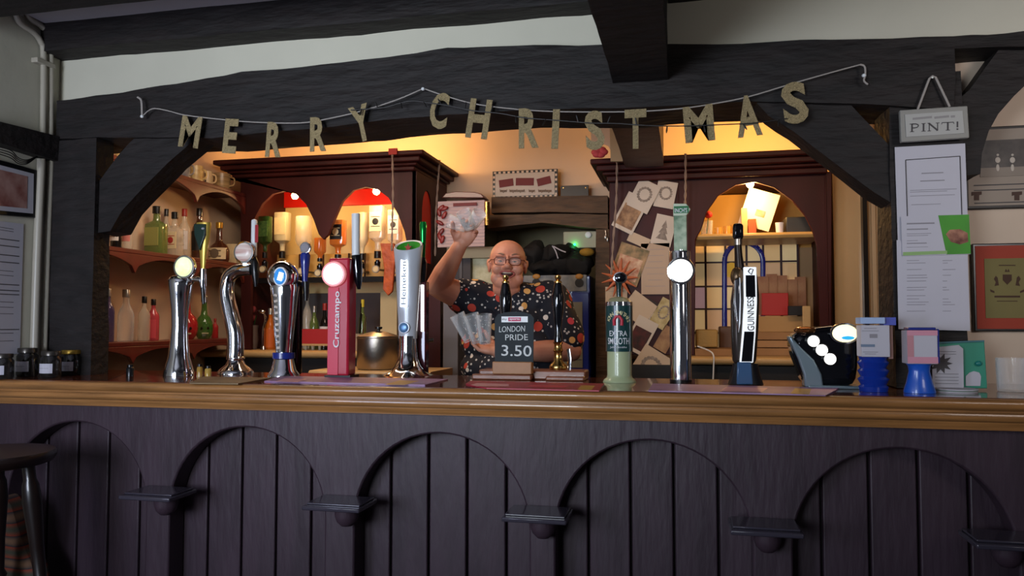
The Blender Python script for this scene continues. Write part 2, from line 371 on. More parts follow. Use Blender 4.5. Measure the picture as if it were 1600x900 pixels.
# ================= BACK BAR =================
def bottle(name, px, Y, py_base, py_top, wpx, body_m, label, cap_m, label_m=None, group=None, shape='round', cat='bottle', base_z=None, lab=(.18, .55), tr=None, badge=None, invert=False):
    b = U(px, py_base, Y); z0 = base_z if base_z is not None else b.z
    s = PS(px, Y); x = b.x; h = (py_base-py_top)*s; r = wpx*s/2
    t = thing(name, label, cat, (x, Y, z0), group)
    if shape == 'round': pf = [(0, 0), (.94, 0), (1, .02), (1, .56), (.9, .63), (.45, .73), (.36, .78), (.34, .88)]; sy = 1
    elif shape == 'square': pf = [(0, 0), (.97, 0), (1, .02), (1, .58), (.95, .63), (.42, .70), (.36, .75), (.34, .86)]; sy = .8
    elif shape == 'globe': pf = [(0, 0), (.6, 0), (.9, .1), (1, .22), (.95, .36), (.7, .48), (.38, .56), (.3, .7), (.28, .86)]; sy = .9
    elif shape == 'slim': pf = [(0, 0), (.9, 0), (1, .03), (1, .5), (.8, .6), (.42, .72), (.38, .88)]; sy = 1
    elif shape == 'flask': pf = [(0, 0), (.85, 0), (1, .08), (1, .3), (.8, .42), (.4, .5), (.3, .56), (.26, .86)]; sy = .7
    P = [(a*r, c*h) for a, c in pf]
    if invert: P = [(a, h-c) for a, c in P]
    n = 4 if shape == 'square' else 22
    g = G()
    if shape == 'square':
        # rounded-square section
        vs = []; fs = []; n = 24
        for a, z in P:
            for k in range(n):
                an = 2*math.pi*k/n; co, si = math.cos(an), math.sin(an)
                q = (abs(co)**5+abs(si)**5)**(-1/5) if a > .6*r else 1
                vs.append((x+a*q*co, Y+a*q*si*sy, z0+z))
        for i in range(len(P)-1):
            for k in range(n):
                a, c = i*n+k, i*n+(k+1) % n; fs.append((a, c, c+n, a+n))
        fs.append(tuple(range((len(P)-1)*n, len(P)*n))); g.add(vs, fs)
    else: g.lathe((x, Y, z0), P, n, 1, sy)
    mk('glass_body', g, body_m, t)
    top = P[-1]
    if not invert:
        cr = top[0]*1.25; mk('cap', G().lathe((x, Y, z0), [(0, h*.85), (cr, h*.85), (cr, h*.99), (cr*.9, h), (0, h)], 18), cap_m, t)
    else: mk('neck_collar', G().lathe((x, Y, z0), [(0, -h*.02), (top[0]*1.3, -h*.02), (top[0]*1.3, h*.12), (0, h*.12)], 18), cap_m, t)
    if label_m:
        l0, l1 = lab
        if invert: l0, l1 = 1-l1, 1-l0
        if shape == 'square':
            g = G().box(x-r*.8, x+r*.8, Y-r*sy*1.03-.0005, Y-r*sy*.9, z0+h*l0, z0+h*l1)
        else:
            vs = []; fs = []; q = 15; rr = r*1.015
            if shape == 'globe': rr = r*1.0
            for j in range(2):
                for k in range(q):
                    an = -math.pi/2+(k/(q-1)-.5)*2.3; vs.append((x+rr*math.cos(an), Y+rr*sy*math.sin(an)-.0006, z0+h*(l0, l1)[j]))
            for k in range(q-1): fs.append((k, k+1, k+1+q, k+q))
            g = G().add(vs, fs)
        lb = mk('label', g, label_m, t)
        if badge:
            mk('badge', G().ell((x, Y-r*sy*1.03, z0+h*(l0+l1)/2), (r*.45, .002, r*.45), 16, 8), badge, lb)
            for k in (.25, .75):
                mk('label_band', G().box(x-r*.6, x+r*.6, Y-r*sy*1.04-.001, Y-r*sy*.8, z0+h*(l0+(l1-l0)*k)-.002, z0+h*(l0+(l1-l0)*k)+.002), badge, lb)
    return t
def gl(name, c, rough=.08, tr=.75): return mat(name, c, rough, coat=.5, alpha=1-tr*.75)
B_clear = gl('pale_bottle_glass', 'd9cdb8', .05, .8); B_green = gl('green_bottle_glass', '66773a', .1, .3); B_dgreen = gl('dark_green_glass', '20401c', .1, .3)
B_brown = gl('brown_bottle_glass', '4a2413', .1, .3); B_amber = gl('amber_glass', 'b5601f', .1, .5); B_red = gl('red_bottle_glass', 'a61d22', .12, .25)
B_dark = gl('near_black_glass', '15120f', .1, .1); B_orange = gl('orange_glass', 'd06a1c', .1, .4); B_pink = gl('pink_glass', 'c4414f', .15, .3)
B_frost = mat('frosted_glass', 'e2d6b4', .35, trans=.35); B_lgreen = gl('leaf_green_glass', '2f6b25', .1, .4); B_purple = gl('violet_glass', '3f3560', .1, .4)
K_black, K_red, K_silver, K_gold = M_black, mat('red_cap', '8e2018', .4), mat('silver_cap', 'aaa59e', .3, .8), mat('gold_cap', 'b08d3e', .3, .8)
L_cream = mat('cream_label', 'd8c49a', .7, var=.08, scale=40); L_white = mat('white_label', 'cfc8c2', .7, var=.06, scale=40); L_black = mat('black_label', '171514', .5, var=.2, scale=60)
L_green = mat('green_label', '3d7a2b', .6, var=.2, scale=50); L_pink = mat('pink_label', 'c7776b', .7, var=.1, scale=40); I_ink = mat('label_ink', '6b5a48', .8); I_red = mat('label_red', 'a3312a', .7)
# ---- shelves on the left wall of the bar
XS = -2.63
zt, zm, zb = UX(375, 300, XS).z, UX(370, 411, XS).z, UX(300, 531, XS).z
def shelf(z, drop, lab, y0):
    t = thing('wall_shelf', lab, 'shelf', (XS-.1, 1.2, z-.1))
    mk('shelf_board', G().box(-2.849, XS, y0, 1.895, z-.022, z), M_mahog2, t, bevel=.003)
    pr = [(y0, z-.0225), (y0, z-.06)]
    n = 60
    for k in range(n+1):
        y = y0+(1.895-y0)*k/n; u = (y-y0)/(1.895-y0)*3.0; w = abs(math.sin(math.pi*u))
        pr.append((y, z-.0225-.015-drop*(1-w**.75)-.02*(w < .12)))
    pr += [(1.895, z-.0225)]
    mk('scalloped_apron', G().exx(pr, XS-.018, XS+.002), M_mahog2, t, bevel=.002)
    return t
shelf(zt, .07, 'red-brown top shelf with scalloped apron, carrying the mugs', .45)
shelf(zm, .06, 'red-brown middle shelf with scalloped apron, full of spirit bottles', .45)
shelf(zb, .05, 'dark red-brown lowest shelf with red and green bottles', .45)
def onshelf(px, z, X): # point on shelf at height z for bottle axis line x=X
    d = ray(px, 500); t = (X-CAM.x)/d.x; return CAM.y+d.y*t
def sb(name, px, z, X, h, wpx, *a, **k):
    Y = onshelf(px, z, X); s = PS(px, Y); q = U(px, 500, Y)
    # convert height to pixels for the generic builder
    return bottle(name, px, Y, 0, -h/s, wpx, *a, base_z=z+.0005, **k)
g2 = 'spirit bottles on the middle left shelf'
sb('spirit_bottle', 190, zm, -2.70, .24, 17, B_dark, 'dark bottle with white label at the left end of the middle shelf', K_black, L_white, shape='round', badge=I_ink)
sb('spirit_bottle', 208, zm, -2.70, .27, 15, B_clear, 'tall clear bottle half hidden by the left brace', K_silver, L_pink)
sb('spirit_bottle', 252, zm, -2.70, .26, 30, B_green, 'square green bottle with black cap on the middle shelf', K_black, mat('olive_label', '8d8c4a', .6), shape='square')
sb('spirit_bottle', 267, zm, -2.755, .27, 16, B_clear, 'slim bottle with dark cap behind the square green bottle', K_black, L_cream)
sb('spirit_bottle', 280, zm, -2.70, .25, 24, B_clear, 'bottle with cream and pink label and black cap, right of the green one', K_black, L_cream, badge=I_red, shape='square')
sb('spirit_bottle', 295, zm, -2.72, .285, 20, B_clear, 'clear bottle with a red stopper on the middle shelf', K_red, L_white, badge=I_ink)
sb('spirit_bottle', 318, zm, -2.69, .30, 22, B_brown, 'tall dark-necked bottle behind the black and gold tap handle', K_black, L_black)
sb('spirit_bottle', 349, zm, -2.695, .245, 34, B_brown, 'round-bellied brown bottle with cream oval label on the middle shelf', K_gold, L_cream, shape='flask', lab=(.08, .36), badge=I_ink)
sb('gift_box', 364, zm, -2.75, .13, 15, L_cream, 'small cream box at the right end of the middle shelf', L_cream, None, shape='square', cat='box') if False else None
Yb = onshelf(364, zm, -2.74); x = -2.74
t = single('carton', G().box(x-.035, x+.035, Yb-.03, Yb+.03, zm, zm+.13), L_cream, 'small cream carton at the right end of the middle shelf', 'box', bevel=.002)
# bottom shelf bottles
sb('spirit_bottle', 181, zb, -2.70, .26, 18, B_purple, 'violet bottle at the far left of the lowest shelf', K_silver, None)
sb('carafe', 208, zb, -2.70, .26, 24, M_glass, 'tall empty glass bottle on the lowest shelf', K_silver, None, shape='slim')
sb('spirit_bottle', 236, zb, -2.70, .23, 18, B_clear, 'clear bottle with black cap on the lowest shelf', K_black, None)
sb('spirit_bottle', 250, zb, -2.74, .22, 18, B_pink, 'small pink bottle with black cap on the lowest shelf', K_black, mat('pink_wrap', 'c6444e', .6), lab=(.05, .5))
sb('skull_bottle', 301, zb, -2.69, .27, 36, B_red, 'red skull-shaped bottle on the lowest shelf', K_silver, None, shape='globe')
sb('skull_bottle', 328, zb, -2.69, .25, 28, B_lgreen, 'green skull-shaped bottle on the lowest shelf', K_silver, None, shape='globe')
sb('spirit_bottle', 345, zb, -2.74, .12, 10, B_red, 'small red bottle at the right end of the lowest shelf', K_red, None)
for px, mm in ((301, 'r'), (328, 'g')):      # faces on the skull bottles
    Y = onshelf(px, zb, -2.69); s = PS(px, Y); o = [q for q in COL.objects if q.name.startswith('skull_bottle') and abs(q.location.y-Y) < .001 and q.type == 'EMPTY'][0]
    x = U(px, 500, Y).x; r = 14*s
    for sx in (-.4, .4): mk('eye_socket', G().ell((x+sx*r, Y-r*.92, zb+.062), (.008, .004, .009), 10, 8), B_dark, o)
    mk('teeth', G().box(x-r*.35, x+r*.35, Y-r*.95, Y-r*.7, zb+.03, zb+.037), B_frost, o)
# mugs on the top shelf
def mug(px, X, h, wpx, m, lab, pat=None):
    Y = onshelf(px, zt, X); s = PS(px, Y); r = wpx*s/2; x = U(px, 500, Y).x
    t = thing('mug', lab, 'mug', (x, Y, zt)); z = zt+.0005
    mk('mug_body', G().lathe((x, Y, z), [(0, 0), (r*.92, 0), (r, .01), (r, h), (r*.92, h), (r*.9, .01), (0, .01)], 26), m, t, ang=50)
    mk('handle', G().tube(smooth_path([(x+r*.9, Y+.0, z+h*.8), (x+r*1.5, Y+.01, z+h*.7), (x+r*1.5, Y+.01, z+h*.35), (x+r*.9, Y, z+h*.22)], 5), .005, 8), m, t)
    if pat:
        for k, (u, w, v0, v1) in enumerate(((-.5, .35, .12, .45), (.1, .35, .5, .85), (.1, .3, .1, .4), (-.5, .3, .55, .88))):
            a0 = -math.pi/2+u; vs = []; 
            for an in (a0, a0+w*.5, a0+w):
                for vv in (v0, v1): vs.append((x+r*1.01*math.cos(an), Y+r*1.01*math.sin(an), z+h*vv))
            mk('printed_picture', G().add(vs, [(0, 2, 3, 1), (2, 4, 5, 3)]), pat, t)
Mg_white = mat('cream_glaze', 'c9b188', .3); Mg_pic = mat('dark_print', '3a2b30', .4, var=.4, scale=60); Mg_tan = mat('speckled_glaze', 'b08c4e', .35, color2='d6c08a', scale=40)
mug(262, -2.72, .085, 20, Mg_white, 'cream mug half hidden by the left brace on the top shelf', Mg_pic)
mug(281, -2.72, .105, 23, mat('blue_white_glaze', 'b0a898', .3, color2='2c2a48', scale=14), 'dark blue and white picture mug on the top shelf', Mg_pic)
mug(302, -2.72, .10, 21, Mg_tan, 'mottled tan tankard on the top shelf, between the picture mugs', None)
mug(320, -2.72, .09, 17, Mg_white, 'white mug with four small dark pictures on the top shelf', Mg_pic)
mug(343, -2.71, .10, 26, mat('banded_glaze', 'b99a6a', .3, color2='6a5236', scale=5, stretch=(.2, .2, 9)), 'large banded cream tankard at the right end of the top shelf', None)
mug(181, -2.72, .12, 14, Mg_tan, 'tan mug in the gap left of the left brace', None)
mug(205, -2.72, .115, 18, Mg_white, 'pale patterned mug in the gap under the big beam', Mg_pic)
# floor cupboard bits under lowest shelf
wt = thing('back_worktop', 'pale-edged back worktop behind the beer taps', 'worktop', (-1.5, 2.1, 0))
M_pale = mat('pale_laminate', 'b8925f', .4, coat=.2); M_dk = mat('dark_cupboard', '120e0d', .6)
ze = 1.137
def slab(x0, x1, ya, yb_, z, par):
    mk('worktop_slab', G().exx([(ya, z-.04), (ya-.012, z-.03), (ya-.016, z-.018), (ya-.012, z-.006), (ya, z), (yb_, z), (yb_, z-.042)], x0, x1), M_pale, par, ang=60)
slab(-2.84, U(640, 560, 1.8).x, 1.78, 2.49, ze, wt)
mk('cupboard_front', G().box(-2.84, U(640, 560, 1.8).x, 1.82, 2.49, 0, ze-.045), M_dk, wt)
wt2 = thing('back_worktop', 'pale-edged back worktop under the right cabinet', 'worktop', (.2, 2.1, 0))
slab(U(1072, 560, 1.8).x, U(1300, 560, 1.8).x, 1.78, 2.49, ze-.012, wt2)
mk('cupboard_front', G().box(U(950, 560, 1.8).x, U(1300, 560, 1.8).x, 1.82, 2.49, 0, ze-.06), M_dk, wt2)
# ---- left display cabinet
cb = CL = thing('display_cabinet', 'dark mahogany back-bar cabinet with two arched openings and red lancet side', 'cabinet', (-2.1, 2.2, ze))
FR = [(352, 262), (650, 262), (650, 600), (640, 600), (638, 390), (632, 362), (622, 335), (607, 309), (590, 296), (571, 292), (552, 297), (535, 314), (522, 343), (513, 366), (505, 374), (498, 366), (490, 343), (478, 319), (462, 303), (445, 298), (426, 303), (410, 318), (398, 340), (392, 372), (391, 600), (376, 600), (376, 270), (352, 270)]
mk('arched_fascia', G().prism([(U(a, b, 1.9).x, 2.2 if b < 280 else max(U(a, b, 1.9).z, ze+.001)) for a, b in FR], 1.9, 1.925), M_mahog, cb, bevel=.004)
SX = U(650, 400, 1.9).x
ya, yc = 2.0, 2.19
lan = [(1.9, 2.25), (2.49, 2.25), (2.49, ze), (yc, ze), (yc, 1.95)]+[((ya+yc)/2+(yc-ya)/2*math.cos(t), 1.95+.16*math.sin(t)) for t in [math.pi*k/12 for k in range(1, 12)]]+[(ya, 1.95), (ya, ze), (1.9, ze)]
mk('side_panel', G().exx(lan, SX-.025, SX), M_mahog, cb)
mk('side_sill', G().box(SX-.03, SX+.002, ya, yc, ze, 1.665), M_mahog, cb)
M_red = mat('red_painted_wood', 'd01c14', .35, coat=.2)
mk('red_side_strip', G().box(SX-.024, SX-.008, ya-.0, yc+.0, 1.66, 2.105), mat('scarlet_panel', 'ff3a22', .5), cb)
mk('side_panel', G().box(U(376, 400, 1.9).x-.0, U(376, 400, 1.9).x+.02, 1.926, 2.49, ze, 2.25), M_mahog, cb)
cxl, cxr = U(332, 250, 1.78).x, U(661, 250, 1.78).x
for k, (z0, z1, ov) in enumerate(((2.262, 2.29, .0), (2.232, 2.262, .03), (2.215, 2.232, .06), (2.19, 2.215, .08))):
    mk('cornice_step', G().box(cxl+ov, cxr-ov, 1.78+ov, 2.49, z0, z1), M_mahog, cb, bevel=.007)
bkl, bkr = U(376, 400, 1.9).x+.02, SX-.06
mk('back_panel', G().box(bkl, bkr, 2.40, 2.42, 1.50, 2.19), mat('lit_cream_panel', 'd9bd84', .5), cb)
# red frame on the back panel
z1 = U(500, 300, 2.38).z; z2 = U(500, 318, 2.38).z
mk('red_rail', G().box(U(418, 300, 2.38).x, bkr, 2.38, 2.40, z2-.02, z1+.01), M_red, cb, bevel=.003)
mk('red_stile', G().box(U(417, 300, 2.38).x, U(431, 300, 2.38).x, 2.38, 2.40, 1.66, z2-.02), M_red, cb, bevel=.003)
mk('bottle_rail', G().box(bkl, SX-.03, 1.95, 2.02, U(500, 441, 1.95).z, U(500, 434, 1.95).z), M_black, cb)
zr = U(500, 432, 1.95).z
mk('lower_back_panel', G().box(bkl, bkr, 2.30, 2.33, zr-.02, U(500, 397, 2.3).z), mat('tan_tile', 'c29a58', .45), cb)
for px in (424, 468, 505, 545, 570):
    xx = U(px, 400, 2.29).x; mk('tile_edge', G().box(xx-.003, xx+.003, 2.285, 2.299, zr-.02, U(500, 397, 2.3).z), M_mahog, cb)
mk('mirror_back', G().box(bkl, bkr, 2.42, 2.44, ze, 1.50), mat('greyed_mirror', '6a625f', .25, .3), cb)
mk('upright', G().box(U(457, 500, 2.3).x, U(463, 500, 2.3).x, 2.28, 2.32, ze, 1.5), M_mahog2, cb)
mk('shelf_board', G().box(bkl, bkr, 2.05, 2.28, U(500, 437, 2.05).z, U(500, 434, 2.05).z+.004), M_black, cb)
# bulbs
def bulb(px, py, Y, zc, lab, power, rad=.022, col=(1, .62, .26)):
    p = U(px, py, Y); t = thing('cabinet_lamp', lab, 'lamp', p)
    mk('bulb', G().ell(p, rad, 14, 10), M_bulb, t)
    mk('lamp_stem', G().cyl((p.x, p.y, p.z+rad), (p.x, p.y, zc), .009, n=10), M_brass, t)
    light('lamp_light', 'POINT', (p.x, p.y, p.z-rad-.012), power, col, .02)
bulb(461, 306, 2.02, 2.19, 'small lit bulb at the top of the left arch of the left cabinet', 5)
bulb(588, 299, 2.02, 2.19, 'bright bulb at the top of the right arch of the left cabinet', 7)
bulb(1172, 288, 1.97, 2.075, 'bright bulb under the cornice of the right cabinet', 7.5, .02, (1, .6, .2))
# optics bottles hanging upside down
def optic(px, top, bottom, w, m, lab, Y=2.12, lm=None, bd=None, badge_ring=True):
    t = bottle('inverted_bottle', px, Y, bottom, top, w, m, lab, K_black, lm, invert=True, badge=bd, shape='square' if lm else 'round', lab=(.12, .5))
    p = U(px, bottom+4, Y); s = PS(px, Y)
    mk('optic_measure', G().lathe((p.x, Y, p.z-18*s), [(0, 0), (.008, 0), (.012, .01), (.018, .03), (.02, .06), (.012, .065), (.012, 18*s)], 16), M_gloss, t)
    dz = U(px, bottom+19, Y).z
    mk('optic_badge', G().cyl((p.x, Y-.032, dz), (p.x, Y-.022, dz), .024, n=20), K_silver, t)
    mk('optic_badge_face', G().cyl((p.x, Y-.034, dz), (p.x, Y-.032, dz), .018, n=20), L_cream, t)
    mk('bracket', G().box(p.x-.006, p.x+.006, Y-.02, Y+.15, dz-.006, dz+.006), M_black, t)
    return t
optic(414, 338, 402, 19, B_dgreen, 'dark green inverted bottle with white base band in the left arch', Y=2.05, lm=mat('leafy_label', '234f24', .5, color2='5d7a3b', scale=60))
optic(441, 332, 402, 23, B_frost, 'large frosted inverted bottle in the left arch', Y=2.2, lm=L_cream)
optic(474, 338, 405, 26, B_clear, 'ridged clear inverted bottle in the left arch', Y=2.15)
optic(500, 372, 408, 19, B_orange, 'inverted orange bottle below the point between the arches')
optic(528, 344, 405, 24, B_orange, 'inverted bottle with a large black label in the right arch', Y=2.05, lm=L_black, bd=L_cream)
optic(566, 332, 405, 19, B_frost, 'tall frosted inverted bottle behind the white tap handle', Y=2.2)
optic(590, 322, 402, 25, B_clear, 'tall clear inverted bottle with printed badge in the right arch', Y=2.15, lm=mat('clear_label', 'd9cba6', .4), bd=L_black)
optic(617, 328, 404, 22, B_clear, 'clear inverted bottle at the right edge of the right arch', Y=2.15, bd=L_black, lm=L_white)
# packets hanging
g = G(); P = [(594, 380), (616, 380), (617, 405), (613, 455), (606, 462), (598, 452), (600, 420)]
o = single('snack_packet', G().pprism(P, 1.80, .02), mat('orange_foil', 'd0622a', .4, color2='9a3d18', scale=16, bump=.5), 'crumpled orange snack packet hanging by the white and silver tap', 'packet', bevel=.004)
# bottles, tools on the left back worktop
YB = 2.0
def wb(name, px, w, top, m, desc, cap=K_black, lm=None, Y=YB, z=ze, **k):
    b = U(px, 500, Y); s = PS(px, Y); zt_ = U(px, top, Y).z
    return bottle(name, px, Y, 0, -(zt_-z)/s, w, m, desc, cap, lm, base_z=z+.0005, **k)
wb('wine_bottle', 513, 15, 474, B_dark, 'dark wine bottle with red capsule left of the red tap column', K_red, L_white, lab=(.2, .5), shape='slim')
wb('wine_bottle', 497, 15, 478, B_green, 'pale green bottle behind the red box', K_silver, None, Y=2.2)
wb('liqueur_bottle', 430, 17, 482, B_orange, 'orange bottle behind the tall silver tap', K_silver, mat('orange_label', 'c05a1a', .6), lab=(.05, .5))
wb('wine_bottle', 553, 11, 470, B_brown, 'slim brown bottle right of the red tap column', K_red, None)
wb('wine_bottle', 571, 12, 468, B_green, 'slim green bottle with a yellow neck label behind the saucepan', mat('yellow_cap', 'c9b52c', .4), None)
wb('clear_bottle', 486, 14, 452, B_clear, 'tall clear bottle behind the blue tap handle', K_silver, None, Y=2.2)
o = single('carton', (lambda a, b: G().box(a.x, b.x, 1.94, 2.03, b.z, a.z))(U(466, 514, 1.94), U(522, 538, 1.94)), mat('red_carton', 'a31c1c', .5), 'flat red carton between the silver tap and the red tap column', 'box', bevel=.003)
t = thing('shot_glass_rack', 'row of small pale glasses under the flat red carton', 'glasses', U(494, 545, 1.95))
for px in (468, 478, 489, 500):
    p = U(px, 545, 1.98); mk('shot_glass', G().lathe((p.x, 1.98, ze), [(0, 0), (.010, 0), (.013, .055), (.011, .055), (.009, .006), (0, .006)], 14), B_frost, t)
mk('tray', G().box(U(462, 545, 1.95).x, U(524, 545, 1.95).x, 1.92, 2.06, U(494, 540, 1.95).z, U(494, 537, 1.95).z), M_pale, t)
t = thing('vase', 'small grey vase with faded red flowers behind the curved tap', 'vase', U(394, 548, 1.96))
p = U(394, 500, 1.96); mk('vase_body', G().lathe((p.x, 1.96, ze+.0005), [(0, 0), (.03, 0), (.04, .06), (.035, .12), (.04, .15), (.03, .15), (.025, .01), (0, .01)], 20), mat('grey_stoneware', '5a4c46', .5), t)
for k in range(7): mk('flower', G().ell((p.x+random.uniform(-.05, .05), 1.96+random.uniform(-.03, .03), ze+.19+random.uniform(0, .06)), .022, 10, 6), mat('faded_red_petals', '7a2a2c', .8, bump=.8, bscale=60), t)
for k in range(4): mk('stem', G().cyl((p.x, 1.96, ze+.1), (p.x+random.uniform(-.04, .04), 1.96, ze+.21), .003, n=6), B_dgreen, t)
p = U(412, 500, 1.95)
t = thing('chrome_tap', 'small chrome tool standing behind the curved and oval-badged taps', 'tool', (p.x, 1.95, ze))
mk('shaft', G().tube(smooth_path([(p.x, 1.95, ze+.001), (p.x, 1.95, ze+.12), (p.x+.01, 1.95, ze+.2), (p.x-.03, 1.95, ze+.235)], 5), .009, 10), M_chrome, t)
mk('head', G().ell((p.x-.02, 1.95, ze+.235), (.03, .014, .016), 14, 8), M_chrome, t)
mk('foot', G().lathe((p.x, 1.95, ze+.0005), [(0, 0), (.02, 0), (.014, .02), (0, .02)], 16), M_chrome, t)
# utensil pot and paper roll, right of red column
p = U(560, 500, 1.9)
t = thing('utensil_pot', 'beige pot with utensils right of the red tap column', 'pot', (p.x, 1.9, ze))
mk('pot', G().lathe((p.x, 1.9, ze+.0005), [(0, 0), (.035, 0), (.035, .1), (.03, .1), (.03, .01), (0, .01)], 20), mat('beige_pot', '9a8468', .5), t)
for k in range(5):
    a = k*1.3; mk('utensil', G().tube([(p.x+.01*math.cos(a), 1.9, ze+.02), (p.x+.05*math.cos(a), 1.9+.02*math.sin(a), ze+.2+.02*k)], .004, 6), [M_steel, M_black, M_brass][k % 3], t)
p = U(600, 500, 2.1)
o = single('chopping_board', (lambda a, b: G().box(a.x, b.x, 2.1, 2.12, ze, a.z))(U(594, 455, 2.1), U(620, 545, 2.1)), mat('cream_board', 'c7b184', .6), 'cream board standing upright behind the saucepan', 'board', bevel=.004)
# sink shelf with saucepan behind the bar
YP = 1.15
pb = U(591, 577, YP); zp = pb.z; s = PS(591, YP)
w = thing('under_counter', 'pale-edged low work surface under the saucepan', 'worktop', (-1.2, 1.2, 0))
slab(U(505, 580, YP).x, U(688, 580, YP).x, YP-.14, YP+.2, zp, w)
mk('stand', G().box(U(510, 580, YP).x, U(684, 580, YP).x, YP-.10, YP+.18, 0, zp-.045), M_dk, w)
t = thing('saucepan', 'steel saucepan with lid between the red and the silver-white tap columns', 'saucepan', (pb.x, YP, zp))
r = 33*s; h = (577-529)*s
mk('pan_body', G().lathe((pb.x, YP, zp+.0005), [(0, 0), (r*.92, 0), (r, .008), (r, h), (r*1.04, h+.003), (r*1.04, h+.006), (r*.97, h+.006), (r*.97, .01), (0, .01)], 40), M_steel, t, ang=50)
l = mk('lid', G().lathe((pb.x, YP, zp+h+.007), [(r*1.0, 0), (r, .004), (r*.6, .018), (r*.3, .026), (0, .028)], 36), M_steel, t, ang=50)
mk('lid_knob', G().lathe((pb.x, YP, zp+h+.034), [(0, 0), (.008, 0), (.008, .008), (.018, .013), (.018, .022), (0, .024)], 18), M_black, l)
mk('handle', G().tube([(pb.x+r, YP, zp+h*.85), (pb.x+r+.05, YP+.02, zp+h*.9), (pb.x+r+.16, YP+.05, zp+h*.95)], .010, 10), M_black, t)
# ---- right display cabinet with the card wall
cb = thing('display_cabinet', 'dark mahogany back-bar cabinet with one wide round arch and greeting cards', 'cabinet', (.2, 2.2, ze))
FR = [(952, 270), (1300, 270), (1300, 600), (1284, 600), (1276, 385), (1270, 362), (1258, 337), (1238, 313), (1210, 293), (1180, 284), (1150, 289), (1122, 306), (1104, 332), (1096, 358), (1087, 374), (1086, 600), (952, 600)]
mk('arched_fascia', G().prism([(U(a, b, 1.9).x, 2.09 if b < 275 else max(U(a, b, 1.9).z, ze-.01)) for a, b in FR], 1.9, 1.925), M_mahog, cb, bevel=.004)
x0, x1 = U(952, 400, 1.9).x, U(1300, 400, 1.9).x
mk('side_panel', G().box(x0, x0+.02, 1.926, 2.49, ze, 2.08), M_mahog, cb); mk('side_panel', G().box(x1-.02, x1, 1.926, 2.49, ze, 2.08), M_mahog, cb)
cl = U(922, 250, 1.78).x; cr = U(1300, 250, 1.78).x
for k, (z0, z1, ov) in enumerate(((2.16, 2.19, .0), (2.128, 2.16, .03), (2.108, 2.128, .06), (2.075, 2.108, .08))):
    mk('cornice_step', G().box(cl+ov, cr-ov*.1, 1.78+ov, 2.49, z0, z1), M_mahog, cb, bevel=.007)
for px in (1060, 1300-8): mk('vertical_bead', G().box(U(px, 400, 1.89).x-.004, U(px, 400, 1.89).x+.004, 1.893, 1.9, 1.2, 2.07), M_mahog, cb, bevel=.002)
zs = U(1180, 364, 1.93).z
mk('inner_shelf', G().exx([(1.93, zs-.03), (1.915, zs-.015), (1.925, zs), (2.3, zs), (2.3, zs-.03)], U(1087, 364, 1.93).x, U(1283, 364, 1.93).x), mat('pale_wood_shelf', 'c49a5d', .4, var=.15, scale=8), cb, bevel=.003)
mk('back_panel', G().box(U(1080, 400, 2.42).x, U(1300, 400, 2.42).x, 2.42, 2.44, zs-.05, 2.07), mat('golden_back_panel', 'd9a04a', .6), cb)
# mirror image of leaded windows, built as faintly glowing panes
wp = thing('window_mirror_image', 'mirror image of leaded windows with blue arched border, built as a panel inside the right cabinet', 'window', U(1165, 480, 2.38))
YL = 2.38
Ml = mat('lead_came', '3c1d1c', .5); Mb = mat('blue_glass_border', '1c2070', .2, emit=.12)
pane_c = ['f0c687', 'e8bd88', 'f7d9a0', 'dcae80', 'c9a9b4', 'e6c9a8']
pm = [mat('pane_tint_'+'abcdef'[i], c, .25, coat=.3, emit=.16) for i, c in enumerate(pane_c)]
xs = [1072, 1102, 1133, 1166, 1192, 1220, 1246]; ysr = [379, 411, 448, 483, 520, 556]
for i in range(len(xs)-1):
    for j in range(len(ysr)-1):
        a, b = U(xs[i], ysr[j], YL), U(xs[i+1], ysr[j+1], YL)
        mk('pane', G().box(a.x+.002, b.x-.002, YL, YL+.006, b.z+.002, a.z-.002), pm[4 if (i, j) == (0, 2) else (i*2+j*3) % 4 if i else (j*2) % 4], wp)
for x_ in xs: a, b = U(x_, 379, YL), U(x_, 556, YL); mk('lead_bar', G().box(a.x-.006, a.x+.006, YL-.006, YL, b.z, a.z), Ml, wp)
for y_ in ysr: a, b = U(1072, y_, YL), U(1246, y_, YL); mk('lead_bar', G().box(a.x, b.x, YL-.007, YL-.001, (a.z)-.005, a.z+.005), Ml, wp)
arc = [U(1132, 530, YL-.012)]+[U(1162+30*math.cos(t), 408-29*math.sin(t), YL-.012) for t in [math.pi-math.pi*k/14 for k in range(15)]]+[U(1192, 530, YL-.012)]
g = G()
for i in range(len(arc)-1):
    g.tube([arc[i], arc[i+1]], .014, 8)
g.v = [(x, YL-.012+(y-(YL-.012))*.35, z) for x, y, z in g.v]
mk('blue_arch_border', g, Mb, wp)
mk('yellow_roundel', G().cyl(U(1143, 422, YL-.010), U(1143, 422, YL-.010)+Vector((0, .006, 0)), .045, n=24), mat('yellow_glass', 'd9a422', .3, emit=.2), wp)
mk('panel_backing', G().box(U(1066, 400, 2.40).x, U(1300, 400, 2.40).x, 2.395, 2.41, ze, zs-.04), mat('beige_panel', 'b18a5e', .6), cb)
